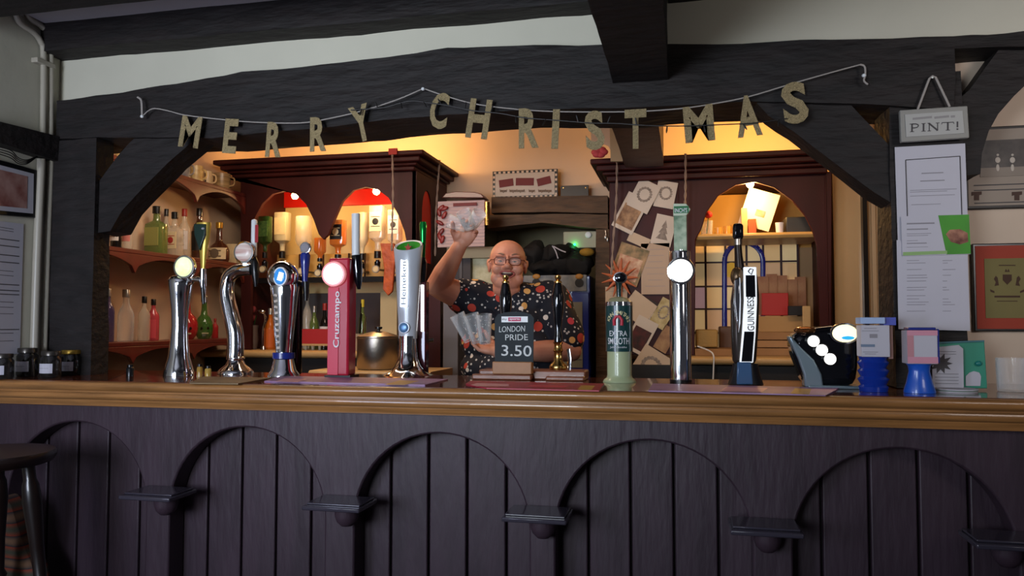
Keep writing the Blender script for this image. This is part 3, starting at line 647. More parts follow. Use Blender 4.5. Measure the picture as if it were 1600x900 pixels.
# things on the cabinet shelf
def bx(name, a, b, Y, dep, m, lab, cat='box', rot=0, z=None, **k):
    A, Bp = U(*a, Y), U(*b, Y); zb_ = z if z is not None else Bp.z
    g = G().box(A.x, Bp.x, Y, Y+dep, zb_, A.z)
    return single(name, g, m, lab, cat, **k)
p = U(1186, 330, 2.1)
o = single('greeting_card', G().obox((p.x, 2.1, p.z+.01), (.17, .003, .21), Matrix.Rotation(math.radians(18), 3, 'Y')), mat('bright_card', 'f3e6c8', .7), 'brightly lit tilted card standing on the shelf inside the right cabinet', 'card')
p2 = U(1188, 333, 2.09); mk('printed_picture', G().obox((p2.x, 2.097, p2.z), (.05, .002, .035), Matrix.Rotation(math.radians(18), 3, 'Y')), mat('card_picture', '8d8fa0', .6, color2='c98a4a', scale=30), o)
bx('wooden_block', (1158, 325), (1168, 362), 2.05, .03, mat('pale_block', 'c99d66', .6), 'narrow pale wooden block standing on the shelf inside the right cabinet', 'block', z=zs, bevel=.002)
bx('small_box', (1169, 342), (1182, 361), 2.06, .05, mat('rust_box', '9a4a1c', .5), 'small rust-coloured box beside the wooden block', 'box', z=zs, bevel=.002)
bx('black_tray', (1228, 339), (1268, 362), 1.98, .2, mat('dark_grey_tray', '2b2a28', .4), 'dark tray at the right end of the shelf inside the right cabinet', 'tray', z=zs, bevel=.006)
p = U(1218, 350, 2.0); single('small_cup', G().lathe((p.x, 2.0, zs), [(0, 0), (.018, 0), (.022, .06), (.019, .06), (.016, .006), (0, .006)], 18), M_white, 'small white cup beside the dark tray on the cabinet shelf', 'cup', ang=50)
p = U(1104, 350, 2.0); t = thing('shelf_ornament', 'glass jar with a red flower at the left end of the cabinet shelf', 'jar', (p.x, 2.0, zs))
mk('jar', G().lathe((p.x, 2.0, zs+.0005), [(0, 0), (.03, 0), (.034, .08), (.031, .08), (.027, .006), (0, .006)], 20), M_glass, t, ang=50)
mk('red_bloom', G().ell((p.x+.01, 2.0, zs+.115), (.022, .02, .02), 12, 8), mat('bright_red_petals', 'c8251c', .7, bump=.6, bscale=60), t)
mk('flower_stem', G().cyl((p.x, 2.0, zs+.01), (p.x+.01, 2.0, zs+.1), .003, n=6), B_lgreen, t)
for k, px in enumerate((1122, 1136, 1147)):
    p = U(px, 350, 2.03+.03*k); single('tea_light_jar', G().lathe((p.x, p.y, zs), [(0, 0), (.018, 0), (.02, .045+.01*k), (.017, .045+.01*k), (.015, .005), (0, .005)], 18), gl('amber_jar_glass', 'd9a24e', .1, .6), ['first', 'second', 'third'][k]+' small amber jar from the left on the cabinet shelf', 'jar', 'amber jars on the cabinet shelf', ang=50)
# boxes on the worktop right
Mbx = mat('brown_cardboard', '9a7046', .75, var=.08)
zw = ze-.012
bx('cardboard_box', (1184, 494), (1266, 518), 2.1, .25, mat('tan_carton', 'b48a55', .7), 'wide tan carton on the stack inside the right cabinet', z=U(1200, 519, 2.1).z, bevel=.004)
bx('cardboard_box', (1180, 519), (1252, 531), 2.0, .3, Mbx, 'flat cardboard box under the tan carton', z=U(1200, 531, 2.0).z, bevel=.003)
bx('cardboard_box', (1178, 532), (1246, 543), 2.0, .3, mat('light_cardboard', 'a67b50', .75), 'flat light cardboard box second from the bottom of the stack', z=U(1200, 543, 2.0).z, bevel=.003)
bx('cardboard_box', (1176, 544), (1250, 553), 2.0, .3, Mbx, 'flat cardboard box at the bottom of the stack', z=zw, bevel=.003)
bx('red_box', (1190, 458), (1232, 474), 2.15, .1, mat('red_carton2', 'b02018', .5), 'red carton above the tan carton in the right cabinet', z=U(1200, 493, 2.15).z, bevel=.003)
for k, (px, h) in enumerate(((1192, 432), (1206, 428), (1222, 430), (1238, 436), (1252, 432))):
    a = U(px, h, 2.3); single('menu_folder', G().box(a.x-.03, a.x+.03, 2.3+.01*k, 2.305+.01*k, U(px, 492, 2.3).z, a.z), mat('buff_folder', 'b08762', .7, color2='8a4f3a', scale=9), ['leftmost', 'second from left', 'middle', 'second from right', 'rightmost'][k]+' of the five buff leaflets standing behind the red carton', 'leaflet')
bx('card_reader', (1232, 478), (1258, 492), 2.05, .04, M_dk, 'small dark device on top of the tan carton', 'device', z=U(1240, 493, 2.1).z, bevel=.002)
bx('storage_basket', (1087, 515), (1122, 542), 1.98, .2, mat('straw_basket', 'b08a4c', .7, bump=.5, bscale=60), 'straw-coloured open basket behind the straight chrome tap', 'basket', z=U(1100, 543, 1.98).z, bevel=.008)
bx('receipt_printer', (1124, 510), (1150, 552), 2.21, .15, mat('brown_device', '6b4a35', .5), 'brown boxy machine beside the straw basket', 'machine', z=zw, bevel=.008)
bx('wooden_tray', (1086, 545), (1150, 552), 1.9, .3, Mbx, 'flat brown tray under the straw basket', 'tray', z=zw, bevel=.003)
g = G().tube(smooth_path([U(1090, 541, 1.88), U(1108, 548, 1.80), U(1115, 556, 1.755), U(1115, 575, 1.755), U(1114, 600, 1.76)], 5), .004, 8)
single('white_cable', g, M_white, 'white cable running down over the back worktop edge', 'cable')
bx('towel', (1254, 478), (1268, 545), 1.97, .02, mat('cream_cloth', 'c2a06e', .9, bump=.4, bscale=30), 'narrow cream cloth hanging at the right of the stacked boxes', 'cloth', bevel=.005)
# ---- greeting cards pinned on the panel
def pcard(px, py, wpx, hpx, ang, m, lab, k=0, motif=None, name='greeting_card', cat='card', shape='oval', grp=None):
    Y = 1.889-.003*k; p = U(px, py, Y); s = PS(px, Y); R = Matrix.Rotation(-math.radians(ang), 3, 'Y')
    o = thing(name, lab, cat, p, grp)
    mk('card_sheet', G().obox((p.x, Y, p.z), (wpx*s, .0018, hpx*s), R), m, o)
    if motif:
        if shape == 'oval':
            g = G()
            for t in range(16):
                a = 2*math.pi*t/16; q = R@Vector((math.cos(a)*wpx*s*.27, 0, math.sin(a)*hpx*s*.22+hpx*s*.05)); g.ell((p.x+q.x, Y-.0012, p.z+q.z), (wpx*s*.07, .0006, wpx*s*.06), 8, 4)
        elif shape == 'lines':
            g = G()
            for t in range(7):
                q = R@Vector((0, 0, hpx*s*(.38-.12*t))); g.obox((p.x+q.x, Y-.0012, p.z+q.z), (wpx*s*(.7-.1*(t % 3)), .0006, .0016), R)
        elif shape == 'photo':
            g = G(); q = R@Vector((0, 0, -hpx*s*.1)); g.obox((p.x+q.x, Y-.0012, p.z+q.z), (wpx*s*.8, .0006, hpx*s*.6), R)
        elif shape == 'star':
            g = G(); pts = []
            for t in range(16):
                rr = wpx*s*(.36 if t % 2 else .16); a = math.pi*t/8; q = R@Vector((math.cos(a)*rr, 0, math.sin(a)*rr)); pts.append((p.x+q.x, p.z+q.z))
            g.prism(pts, Y-.0015, Y-.0009)
        elif shape == 'tree':
            g = G(); pts = []
            for (u, v) in ((-.3, -.3), (.3, -.3), (.12, -.1), (.22, -.1), (.08, .1), (.14, .1), (0, .35), (-.14, .1), (-.08, .1), (-.22, -.1), (-.12, -.1)):
                q = R@Vector((u*wpx*s, 0, v*hpx*s)); pts.append((p.x+q.x, p.z+q.z))
            g.prism(pts, Y-.0015, Y-.0009)
        mk('printed_motif', g, motif, o)
    return o
Mk1 = mat('grey_print', '877a70', .8, var=.3, scale=50); Mk2 = mat('busy_print', '6b4c3a', .7, color2='b08a66', scale=30); Mcd = mat('beige_card', 'bfa890', .8, var=.04)
pcard(1040, 304, 31, 42, -12, M_card, 'pinned card with a wreath, top right of the card wall', 0, Mk1)
pcard(1006, 306, 36, 48, -28, M_card, 'pinned white card with an oval wreath, top of the card wall', 3, Mk1)
pcard(985, 333, 36, 60, -28, M_card, 'large pinned card with a grey animal picture, upper left of the card wall', 2, Mk2, shape='photo')
pcard(1037, 360, 32, 48, -14, M_card, 'pinned card with a bird drawing beside the green and white tap sign', 1, Mk1, shape='tree')
pcard(998, 375, 34, 16, -25, Mcd, 'small buff card tucked under the large animal card', 1)
pcard(983, 413, 46, 60, -20, mat('dark_photo_card', '5a5232', .6, color2='b08a60', scale=22), 'dark colourful photo card in the middle left of the card wall', 2, mat('photo_figures', 'a8654a', .7, color2='d0b090', scale=30), shape='photo')
pcard(1024, 420, 44, 80, 0, mat('letter_paper', 'b39a84', .8), 'typed letter pinned in the middle of the card wall', 1, M_grey_ink, 'letter', 'letter', 'lines')
pcard(963, 478, 34, 60, 0, Mcd, 'plain buff card behind the dark green tap knob', 1, M_grey_ink, shape='lines')
pcard(998, 482, 44, 40, -38, Mcd, 'tilted buff card right of the green ale tap', 2)
pcard(1016, 490, 30, 40, -30, mat('dark_star_card', '2e201c', .7), 'dark card with a pale star, lower part of the card wall', 1, M_card, shape='star')
pcard(1036, 490, 26, 46, -30, mat('gold_green_card', '97824c', .6, color2='c4b183', scale=24), 'gold and green patterned card against the straight chrome tap', 2, Mk1)
pcard(1001, 524, 34, 56, -28, M_card, 'white-edged card with a red and black picture', 3, mat('red_black_print', '5a201c', .7, color2='241a18', scale=25), shape='photo')
pcard(1016, 574, 50, 56, -32, Mcd, 'large buff card with a pale round drawing at the foot of the card wall', 4, Mk1)
pcard(1040, 530, 22, 40, -30, mat('brown_photo_card', '7a5138', .6, color2='a88258', scale=20), 'brown card half hidden behind the straight chrome tap', 2)
# spiky orange decoration
p = U(968, 434, 1.87); g = G()
for k in range(13):
    a = 2*math.pi*k/13; g.tube([p, p+Vector((math.cos(a)*.10, -.005*(k % 3), math.sin(a)*.11))], [.016, .002], 8)
single('star_decoration', g, mat('salmon_foil', 'b5603c', .5), 'salmon-coloured spiky star decoration behind the dark green tap knob', 'decoration')
# white flip chart paper and twisted cords hanging down
def hcord(pts, lab):
    P = [U(*q) for q in pts]; g = G()
    L = smooth_path(P, 10)
    for ph in (0, math.pi):
        g.tube([Vector(q)+Vector((math.cos(i*.9+ph)*.0035, math.sin(i*.9+ph)*.0035, 0)) for i, q in enumerate(L)], .0035, 6)
    return single('twisted_rope', g, mat('twisted_cord', '8a7466', .7), lab, 'cord')
hcord([(613, 240, 1.772), (614, 300, 1.772), (613, 345, 1.772), (612, 392, 1.772)], 'twisted cord hanging in front of the left cabinet from the red fixing')
bx('cord_fixing', (607, 232), (620, 241), 1.765, .014, I_red, 'small red fixing at the top of the hanging cord', 'fixing')
hcord([(687, 250, 2.09), (684, 290, 2.09), (681, 340, 2.09), (680, 400, 2.09)], 'pale cord hanging beside the side of the left cabinet')
hcord([(964, 250, 1.772), (963, 310, 1.772), (958, 380, 1.772), (955, 430, 1.772)], 'twisted cord hanging left of the greeting cards')
hcord([(1071, 240, 1.772), (1071, 290, 1.772), (1070, 330, 1.772), (1070, 395, 1.772)], 'twisted cord hanging right of the greeting cards')
# ---- middle: timber lintel, sign, alcove
M_rough = mat('rough_brown_timber', '59402b', .7, var=.35, scale=6, stretch=(1.2, 3, 6), bump=.8, bscale=7)
o = single('timber_lintel', G().pprism([(768, 308), (950, 305), (950, 333), (870, 331), (768, 333)], 2.3, .18), M_rough, 'rough brown upper timber across the alcove, under the checkered sign', 'timber'); rough(o, .006, .07)
o = single('timber_lintel', G().pprism([(762, 336), (870, 334), (950, 335), (950, 358), (905, 354), (845, 348), (800, 353), (762, 357)], 2.32, .16), M_rough, 'rough brown lower timber with a bowed underside across the alcove', 'timber'); rough(o, .005, .07)
o = single('timber_jamb', G().pprism([(931, 358), (952, 358), (952, 600), (931, 600)], 2.28, .2), M_rough, 'rough timber upright right of the alcove', 'timber'); rough(o, .004, .07)
M_lit = mat('bright_white_lens', 'ffffff', .4, emit=2.6, emit_c='fbf6ee')
t = thing('wall_sign', 'cream plaque with red patches and black and white checkered border over the lintel', 'sign', U(820, 288, 2.4))
a, b = U(771, 269, 2.42), U(872, 309, 2.42)
mk('border', G().box(a.x, b.x, 2.40, 2.42, b.z, a.z), M_black, t)
nx = 14; dx = (b.x-a.x)/nx
chk = mat('white_check', 'd8c0a8', .6)
for i in range(nx):
    for zc in (a.z-.010, b.z+.010): mk('white_check', G().box(a.x+dx*(i+.28), a.x+dx*(i+.78), 2.398, 2.401, zc-.006, zc+.006), chk, t)
for j in range(5):
    for xc in (a.x+.009, b.x-.009): zc = b.z+(a.z-b.z)*(j+.7)/6; mk('white_check', G().box(xc-.006, xc+.006, 2.398, 2.401, zc-.006, zc+.008), chk, t)
mk('plaque', G().box(a.x+.018, b.x-.018, 2.396, 2.40, b.z+.018, a.z-.018), M_card, t)
Mdr = mat('dark_red_patch', '6b1a1a', .6)
for (px, py, w, an) in ((791, 286, 23, 6), (820, 284, 29, -2), (850, 283, 22, 12)):
    q = U(px, py, 2.395); mk('red_patch', G().obox((q.x, 2.394, q.z), (w*PS(px, 2.4), .002, .048), Matrix.Rotation(-math.radians(an), 3, 'Y')), Mdr, t)
Msc = mat('brown_script', '7a5f45', .7)
for (u0, u1) in ((781, 792), (796, 820), (826, 836), (841, 862)):
    n_ = int((u1-u0)/1.1); mk('script_word', G().tube(smooth_path([U(u0+(u1-u0)*k/n_, 298+(2.4 if k % 2 else -1.6)*(1.5 if k % 5 == 0 else 1), 2.394) for k in range(n_+1)], 3), .0016, 5), Msc, t)
t = thing('name_plaque', 'small dark metal plaque with two screws beside the checkered sign', 'plaque', U(897, 300, 2.4))
a, b = U(876, 291, 2.42), U(920, 307, 2.42); mk('plate', G().box(a.x, b.x, 2.41, 2.42, b.z, a.z), mat('pewter_plate', '3a352f', .4, .4), t, bevel=.002)
for px in (880, 915): q = U(px, 293.5, 2.408); mk('screw', G().cyl(q, q+Vector((0, .004, 0)), .004, n=10), M_brass, t)
o = single('wooden_tray', G().pprism([(690, 309), (696, 302), (712, 299), (742, 300), (752, 303), (757, 309)], 2.1, .12), M_mahog2, 'reddish curved wooden tray lying above the pale pink poster', 'tray', bevel=.004)
# poster / blind
t = thing('striped_poster', 'pale pink ribbed roller poster with red chillies along its left edge', 'poster', U(724, 380, 2.0))
a, b = U(684, 315, 2.0), U(757, 385, 2.0)
n = 14
pf = []
for k in range(n*4+1): pf.append((2.0+.003*math.sin(k*math.pi/2), a.z+(b.z-a.z)*k/(n*4)))
pf += [(2.01, b.z), (2.01, a.z)]
mk('ribbed_sheet', G().exx(pf, a.x, b.x), mat('pinkish_sheet', 'bda2a0', .6), t)
mk('roller', G().cyl((b.x+.015, 2.0, U(760, 352, 2.0).z), (b.x+.015, 2.0, U(760, 316, 2.0).z), .016, n=18), M_brass, t)
Mch = mat('chilli_red', '8c1a17', .4, color2='5e0f0e', scale=12)
for (px, py, an) in ((689, 325, 40), (694, 336, 60), (687, 348, -30), (689, 362, 50), (691, 374, 70), (686, 332, 100), (694, 326, 20), (687, 370, 110)):
    q = U(px, py, 1.985); R = Matrix.Rotation(-math.radians(an), 3, 'Y'); mk('printed_chilli', G().ell(q, (.026, .006, .012), 12, 8, R), Mch, t)
mk('lower_red_band', G().box(U(708, 320, 1.99).x, U(745, 320, 1.99).x, 1.99, 1.994, U(720, 322, 1.99).z, U(720, 317, 1.99).z), Mdr, t)
t = single('pale_shelf_edge', G().box(U(706, 388, 2.2).x, U(772, 388, 2.2).x, 2.2, 2.35, U(740, 403, 2.2).z, U(740, 386, 2.2).z), mat('cream_shelf', 'c7b089', .6), 'thick cream shelf behind the raised arm', 'shelf')
single('glass_cabinet', G().box(U(738, 404, 2.25).x, U(772, 404, 2.25).x, 2.25, 2.35, 1.0, U(740, 404, 2.25).z), mat('pale_green_glass_door', 'a89b6c', .3, color2='d6cfa6', scale=16), 'pale glazed cupboard strip left of the smiling man', 'cupboard')
single('dark_cupboard', G().box(U(690, 404, 2.2).x, U(735, 404, 2.2).x, 2.2, 2.24, 0, U(700, 404, 2.2).z), mat('brown_cupboard', '2a1a18', .5), 'dark brown cupboard behind the raised arm', 'cupboard')
mk('door_edge', G().box(U(718, 404, 2.19).x, U(722, 404, 2.19).x, 2.19, 2.2, .5, U(700, 404, 2.2).z), mat('grey_edge', '4e4646', .5), COL.objects['dark_cupboard'])
single('grey_cupboard', G().box(U(692, 470, 1.7).x, U(716, 470, 1.7).x, 1.7, 1.9, 0, U(700, 468, 1.7).z), mat('grey_steel_door', '5d5553', .4, .3), 'grey steel door panel right of the white and silver tap column', 'cupboard', bevel=.004)
mk('cupboard_panel', G().box(U(640, 560, 1.8).x+.02, U(690, 400, 1.95).x, 1.93, 1.95, 0, 1.5), M_mahog, CL)
# alcove contents
def coat_g():
    from mathutils import noise
    g = G(); random.seed(11)
    for c, r in (((880, 412, 2.36), (.20, .14, .07)), ((838, 398, 2.33), (.08, .12, .09)), ((868, 398, 2.28), (.09, .08, .07)), ((902, 414, 2.3), (.10, .10, .065)), ((850, 418, 2.28), (.10, .08, .05)), ((890, 396, 2.4), (.07, .08, .05))):
        g.ell(U(*c), r, 30, 18)
    g.v = [tuple(Vector(v)+Vector((noise.noise(Vector(v)*14), noise.noise(Vector(v)*13+Vector((5, 0, 0))), noise.noise(Vector(v)*15+Vector((0, 5, 0)))))*.03) for v in g.v]
    return g
t = thing('bottle_cooler', 'blue-framed glass-door bottle cooler behind the bartender', 'fridge', U(868, 590, 2.2))
a, b = U(812, 432, 2.2), U(922, 590, 2.2)
Mbl = mat('cobalt_blue_enamel', '1d2a78', .3, coat=.3)
mk('case', G().box(a.x, b.x, 2.22, 2.62, .9, a.z), Mbl, t, bevel=.006)
mk('header', G().box(U(818, 432, 2.2).x, U(916, 432, 2.2).x, 2.205, 2.218, U(860, 455, 2.2).z, U(860, 430, 2.2).z), mat('grey_header_print', '8c877a', .4, color2='454a55', scale=12), t)
for px in (838, 905): q = U(px, 442, 2.2); mk('header_emblem', G().cyl(q+Vector((0, -.0, 0)), q+Vector((0, .01, 0)), .026, n=20), M_dk, t); mk('header_dome', G().ell(U(px, 432, 2.2), (.024, .006, .016), 14, 8), mat('amber_emblem', 'b07b35', .5), t)
d = mk('door_frame', G().box(a.x+.005, b.x-.005, 2.195, 2.215, U(860, 582, 2.2).z, U(860, 458, 2.2).z), Mbl, t, bevel=.004)
mk('door_glass', G().box(U(826, 472, 2.19).x, U(910, 472, 2.19).x, 2.188, 2.194, U(860, 574, 2.19).z, U(860, 472, 2.19).z), mat('fridge_glass', '6e6a5c', .12, color2='7e796a', scale=2), d)
for y_ in (517, 519, 561): q = U(868, y_, 2.185); mk('wire_shelf', G().box(U(828, 500, 2.185).x, U(908, 500, 2.185).x, 2.183, 2.187, q.z-.0015, q.z+.0015), K_silver, d)
o = single('coat', coat_g(), mat('black_coat_cloth', '100f10', .8, bump=.6, bscale=20), 'heap of black coats and bags on top of the bottle cooler', 'coats')
for i, L_ in enumerate(([(863, 384), (868, 392), (872, 404)], [(865, 385), (876, 391), (884, 394)])):
    mk('strap', G().tube(smooth_path([U(a_, b_, 2.19) for a_, b_ in L_], 5), .004, 6), M_paper, o)
single('yellow_cloth', G().ell(U(917, 394, 2.22), (.045, .03, .025), 18, 10), mat('mustard_cloth', '9a7424', .8, bump=.6, bscale=40), 'mustard yellow cloth lying at the right of the black coats', 'cloth')
t = thing('emergency_light', 'white box light with a green indicator under the lintel', 'light', U(905, 380, 2.4))
a, b = U(880, 362, 2.4), U(934, 387, 2.4); mk('housing', G().box(a.x, b.x, 2.4, 2.46, b.z, a.z), mat('grey_white_housing', 'a39c84', .5), t, bevel=.005)
q = U(898, 382, 2.395); mk('indicator', G().ell(q, .008, 12, 8), mat('green_indicator', '20ff60', .4, emit=12, emit_c='18ff58'), t); light('lamp_light', 'POINT', q+Vector((0, -.02, 0)), .05, (.1, 1, .3), .01)
mk('rosette', G().ell(U(919, 367, 2.39), (.02, .005, .02), 14, 8), M_white, t)
g = G(); p = U(946, 360, 2.25)
g.tube([p, p+Vector((.004, -.002, -.03))], .003, 6).ell(p+Vector((0, 0, -.04)), (.008, .004, .014), 10, 6).ell(p+Vector((.012, 0, -.055)), (.006, .004, .016), 10, 6)
single('key_bunch', g, K_silver, 'small bunch of keys hanging on the timber by the greeting cards', 'keys')
# white paper hung at the left of the cross beam, with pink rosette
o = single('hanging_paper', G().pprism([(952, 170), (962, 172), (973, 240), (973, 252), (954, 252)], 1.7, .02), mat('taupe_paper', 'a08a6c', .8), 'narrow buff paper strip hanging at the end of the cabinet cornice', 'paper')
o = single('paper_sheet', G().pprism([(922, 172), (955, 172), (956, 238), (950, 228), (935, 222), (924, 228)], 1.74, .003), mat('curled_sheet', 'c0a894', .8), 'curling white sheet hanging beside the cross beam', 'paper')
g = G(); p = U(937, 238, 1.72)
for k in range(6): g.ell(p+Vector((math.cos(k)*.022, 0, math.sin(k)*.014)), (.024, .014, .018), 12, 8)
single('pink_rosette', g, mat('pink_petals', 'b8424a', .7, bump=.4), 'pink flower rosette lying on the end of the right cabinet cornice', 'rosette')
# ================= THINGS ON THE COUNTER =================
YT = .29
def Z(px, py, Y): return U(px, py, Y).z
def tapbase(px, py, lab, Y=None, cat='beer tap', name='beer_tap'):
    # foot stands on the counter top: find Y where the pixel ray meets the counter
    if Y is None:
        d = ray(px, py); t = (CT-CAM.z)/d.z; Y = CAM.y+d.y*t
    p = U(px, py, Y); return thing(name, lab, cat, (p.x, Y, CT)), p.x, Y, PS(px, Y)
def prof_px(px, Y, rows):      # rows of (halfwidth px, y px) -> lathe profile relative to counter
    s = PS(px, Y); return [(hw*s, max(0, Z(px, py, Y)-CT)+.0004) for hw, py in rows]
def lensdisc(c, r, th, ring_m, lens_m, par, label=None, oval=1.0, n=28):
    g = G(); c = Vector(c)
    R = Matrix.Translation(c)@Matrix.Rotation(math.pi/2, 4, 'X')
    h = G().lathe((0, 0, 0), [(0, -th), (r*1.12, -th), (r*1.16, -th*.3), (r*1.12, th*.25), (r, th*.3), (0, th*.3)], n); h.v = [(x*oval, y, z) for x, y, z in h.v]
    o = mk('badge_ring', h.xf(R), ring_m, par, label=label)
    l = G().lathe((0, 0, 0), [(0, th*.3), (r*.95, th*.3), (r*.8, th*.75), (r*.4, th*.98), (0, th)], n); l.v = [(x*oval, y, z) for x, y, z in l.v]
    mk('badge_lens', l.xf(R), lens_m, o); return o
M_hopG = mat('lit_green_lens', 'e8f2b8', .3, emit=.75, emit_c='e9f5cf', color2='b8c84a', scale=30)
M_dkgreen = mat('bottle_green_enamel', '0d2a24', .25, coat=.5); M_navy = mat('navy_blue_plastic', '1b2a7a', .25, coat=.4)
# -- tap 1: waisted chrome column
t, x, Y, s = tapbase(279, 587, 'waisted chrome beer tap with a round lit green badge, leftmost of the taps')
rows = [(0, 588), (23, 588), (23, 584), (20, 572), (16, 558), (13.5, 535), (12, 510), (13, 485), (16, 460), (18, 446), (18.5, 438), (15, 433), (8, 430), (0, 429)]
mk('column', G().lathe((x, Y, CT), prof_px(279, Y, rows), 36), M_chrome, t, ang=60)
c = U(288, 417, Y-.03); lensdisc(c, 16*s, .014, M_chrome, M_hopG, t)
mk('badge_neck', G().cyl((c.x, c.y+.005, c.z), (x, Y, Z(279, 434, Y)), .009), M_chrome, t)
mk('spout_arm', G().tube(smooth_path([U(290, 443, Y), U(302, 436, Y), U(316, 438, Y)], 6), [.016]*6+[.011]*7, 14), M_chrome, t)
mk('spout', G().tube([U(317, 420, Y), U(317, 447, Y), U(318, 452, Y), U(318, 474, Y)], [.012, .012, .008, .006], 14), M_chrome, t)
mk('spout_tip', G().tube([U(317, 450, Y-.002), U(318, 475, Y-.002)], [.0085, .005], 12), M_black, t)
a = U(317, 432, Y); gp = [(.004, 0), (.006, .02)]
hz = [(3, 430), (4, 415), (6, 395), (10, 372), (12.5, 352), (12, 348), (0, 347)]
h = mk('handle', G().lathe((a.x, Y, CT), [(w*s, Z(317, y, Y)-CT) for w, y in hz], 24, 1, .6), M_gold, t)
mk('handle_panel', G().prism([(U(317+u, v, Y).x, U(317+u, v, Y).z) for u, v in ((-9, 351), (9, 351), (8, 368), (0, 392), (-8, 368))], Y-.022, Y-.006), M_dkgreen, h, bevel=.002)
mk('panel_emblem', G().ell(U(317, 357, Y-.0225), (.007, .0015, .004), 14, 6), M_grey_ink, h)
# -- tap 2: S-curved pipe
t, x, Y, s = tapbase(368, 584, 'S-curved chrome beer tap with a round red and white badge')
mk('base', G().lathe((x, Y, CT), prof_px(368, Y, [(0, 584), (27, 584), (27, 581), (24, 577), (15, 570), (12, 563), (14, 561), (14, 559), (12, 557), (0, 557)]), 36), M_chrome, t, ang=60)
pts = [(367, 562), (368, 540), (367, 518), (361, 492), (355, 466), (354, 446), (359, 431), (370, 423), (384, 421), (394, 421)]
L = smooth_path([U(a, b, Y) for a, b in pts], 6)
mk('column', G().tube(L, [.0345-.011*i/(len(L)-1) for i in range(len(L))], 24), M_chrome, t)
mk('spout', G().tube([U(396, 400, Y), U(398, 412, Y), U(399, 430, Y), U(400, 448, Y)], [.008, .017, .015, .006], 14), M_black, t)
c = U(381, 394, Y-.03); lensdisc(c, 15*s, .012, M_chrome, mat('red_white_lens', 'd8d2cc', .3, emit=.25, color2='8a2f34', scale=22, stretch=(.2, .2, 3)), t)
mk('badge_neck', G().cyl((c.x, c.y+.005, c.z-.03), U(383, 424, Y), .008), mat('lit_neck', 'dff0f2', .3, emit=1.2), t)
h = mk('handle', G().obox(U(397, 372, Y), (.022, .02, .15)), M_white, t, bevel=.008)
mk('handle_panel', G().obox(U(401, 365, Y-.011), (.014, .003, .07)), mat('red_panel', '9e1b22', .4), h, bevel=.001)
# -- tap 3: tapered with oval head
t, x, Y, s = tapbase(443, 588, 'tapered chrome beer tap with an oval blue and white badge and blue collar')
rows = [(0, 589), (24, 589), (24, 585), (19, 578), (15, 561), (14, 559)]
mk('base', G().lathe((x, Y, CT), prof_px(443, Y, rows+[(0, 559)]), 32), M_chrome, t, ang=60)
mk('collar', G().lathe((x, Y, CT), prof_px(443, Y, [(0, 560), (17, 560), (17, 551), (0, 551)]), 32), M_navy, t)
mk('column', G().lathe((x, Y, CT), prof_px(443, Y, [(0, 552), (12, 552), (14, 530), (17, 500), (20, 465), (22, 450), (20, 440), (0, 438)]), 36), M_chrome, t, ang=60)
mk('head', G().ell(U(442, 432, Y-.01), (.060, .05, .060), 28, 18), M_chrome, t)
o = lensdisc(U(438, 432, Y-.055), 13*s, .012, M_white, mat('lit_blue_lens', '2a6fb0', .3, emit=.7, emit_c='2f7fc8'), t, oval=.8)
mk('badge_flash', G().obox(U(438, 432, Y-.0685), (.018, .002, .03), Matrix.Rotation(.3, 3, 'Y')), M_lit, o)
g = G()
for k, yy in enumerate(range(462, 546, 9)):
    q = U(441, yy, Y-.002); g.obox((q.x, Y-(22-.10*(yy-450))*s-.000, q.z), (.014, .003, .009), Matrix.Rotation(.25*(-1)**k, 3, 'Y'))
mk('raised_letters', g, M_steel, t)
q = U(479, 500, Y+.06)
mk('rear_column', G().box(U(452, 500, Y+.1).x, U(474, 500, Y+.1).x, Y+.06, Y+.10, CT, Z(470, 430, Y+.1)), mat('dark_chrome', '3c3438', .12, 1), t, bevel=.01)
h = mk('handle', G().lathe((U(477, 400, Y+.03).x, Y+.03, CT), [(r_*s, Z(477, y, Y)-CT) for r_, y in ((4, 446), (5, 430), (7, 412), (8, 398), (6, 394), (0, 393))], 20), M_navy, t)
lensdisc(U(477, 387, Y+.02), 8*s, .008, M_chrome, M_grey_ink, t)
mk('spout', G().tube([U(478, 440, Y+.03), U(478, 470, Y+.03)], [.014, .007], 12), M_black, t)
mk('spout_bridge', G().cyl(U(460, 440, Y+.05), U(478, 445, Y+.03), .010), M_black, t)
# -- tap 4: red column
t, x, Y, s = tapbase(534, 590, 'red rectangular beer tap column with white vertical lettering and a glowing round badge')
M_crz = mat('crimson_enamel', 'b01f35', .25, coat=.5); M_crz2 = mat('crimson_front', 'c92f48', .35)
mk('base', G().obox(U(534, 588, Y), (.10, .08, .012)), M_black, t)
gx = G().box(x-.041, x+.041, Y-.035, Y+.035, CT+.008, Z(534, 404, Y)); mk('column', gx, M_crz, t, bevel=.008)
mk('front_face', G().box(x-.040, x+.002, Y-.038, Y-.0352, CT+.012, Z(534, 450, Y)), M_crz2, t, bevel=.001)
text('Cruzcampo', (U(527, 500, Y-.0385).x, Y-.0395, Z(527, 499, Y-.0385)), .205, .030, M_white, t, 90, bold=.012)
lensdisc(U(521, 428, Y-.05), 17*s, .014, mat('pink_ring', 'e08b90', .3, emit=.6), mat('warm_white_lens', 'fff0ea', .3, emit=2.4, emit_c='ffeee6'), t)
mk('handle', G().cyl(U(556, 400, Y+.01), U(556, 334, Y+.01), .0145, .0155, 20), M_white, t)
mk('spout', G().tube([U(557, 399, Y+.01), U(558, 415, Y+.01), U(560, 440, Y+.01), U(561, 452, Y+.01)], [.018, .02, .014, .006], 14), M_gloss, t)
mk('spout_bridge', G().cyl(U(545, 425, Y+.01), U(558, 425, Y+.01), .012), M_chrome, t)
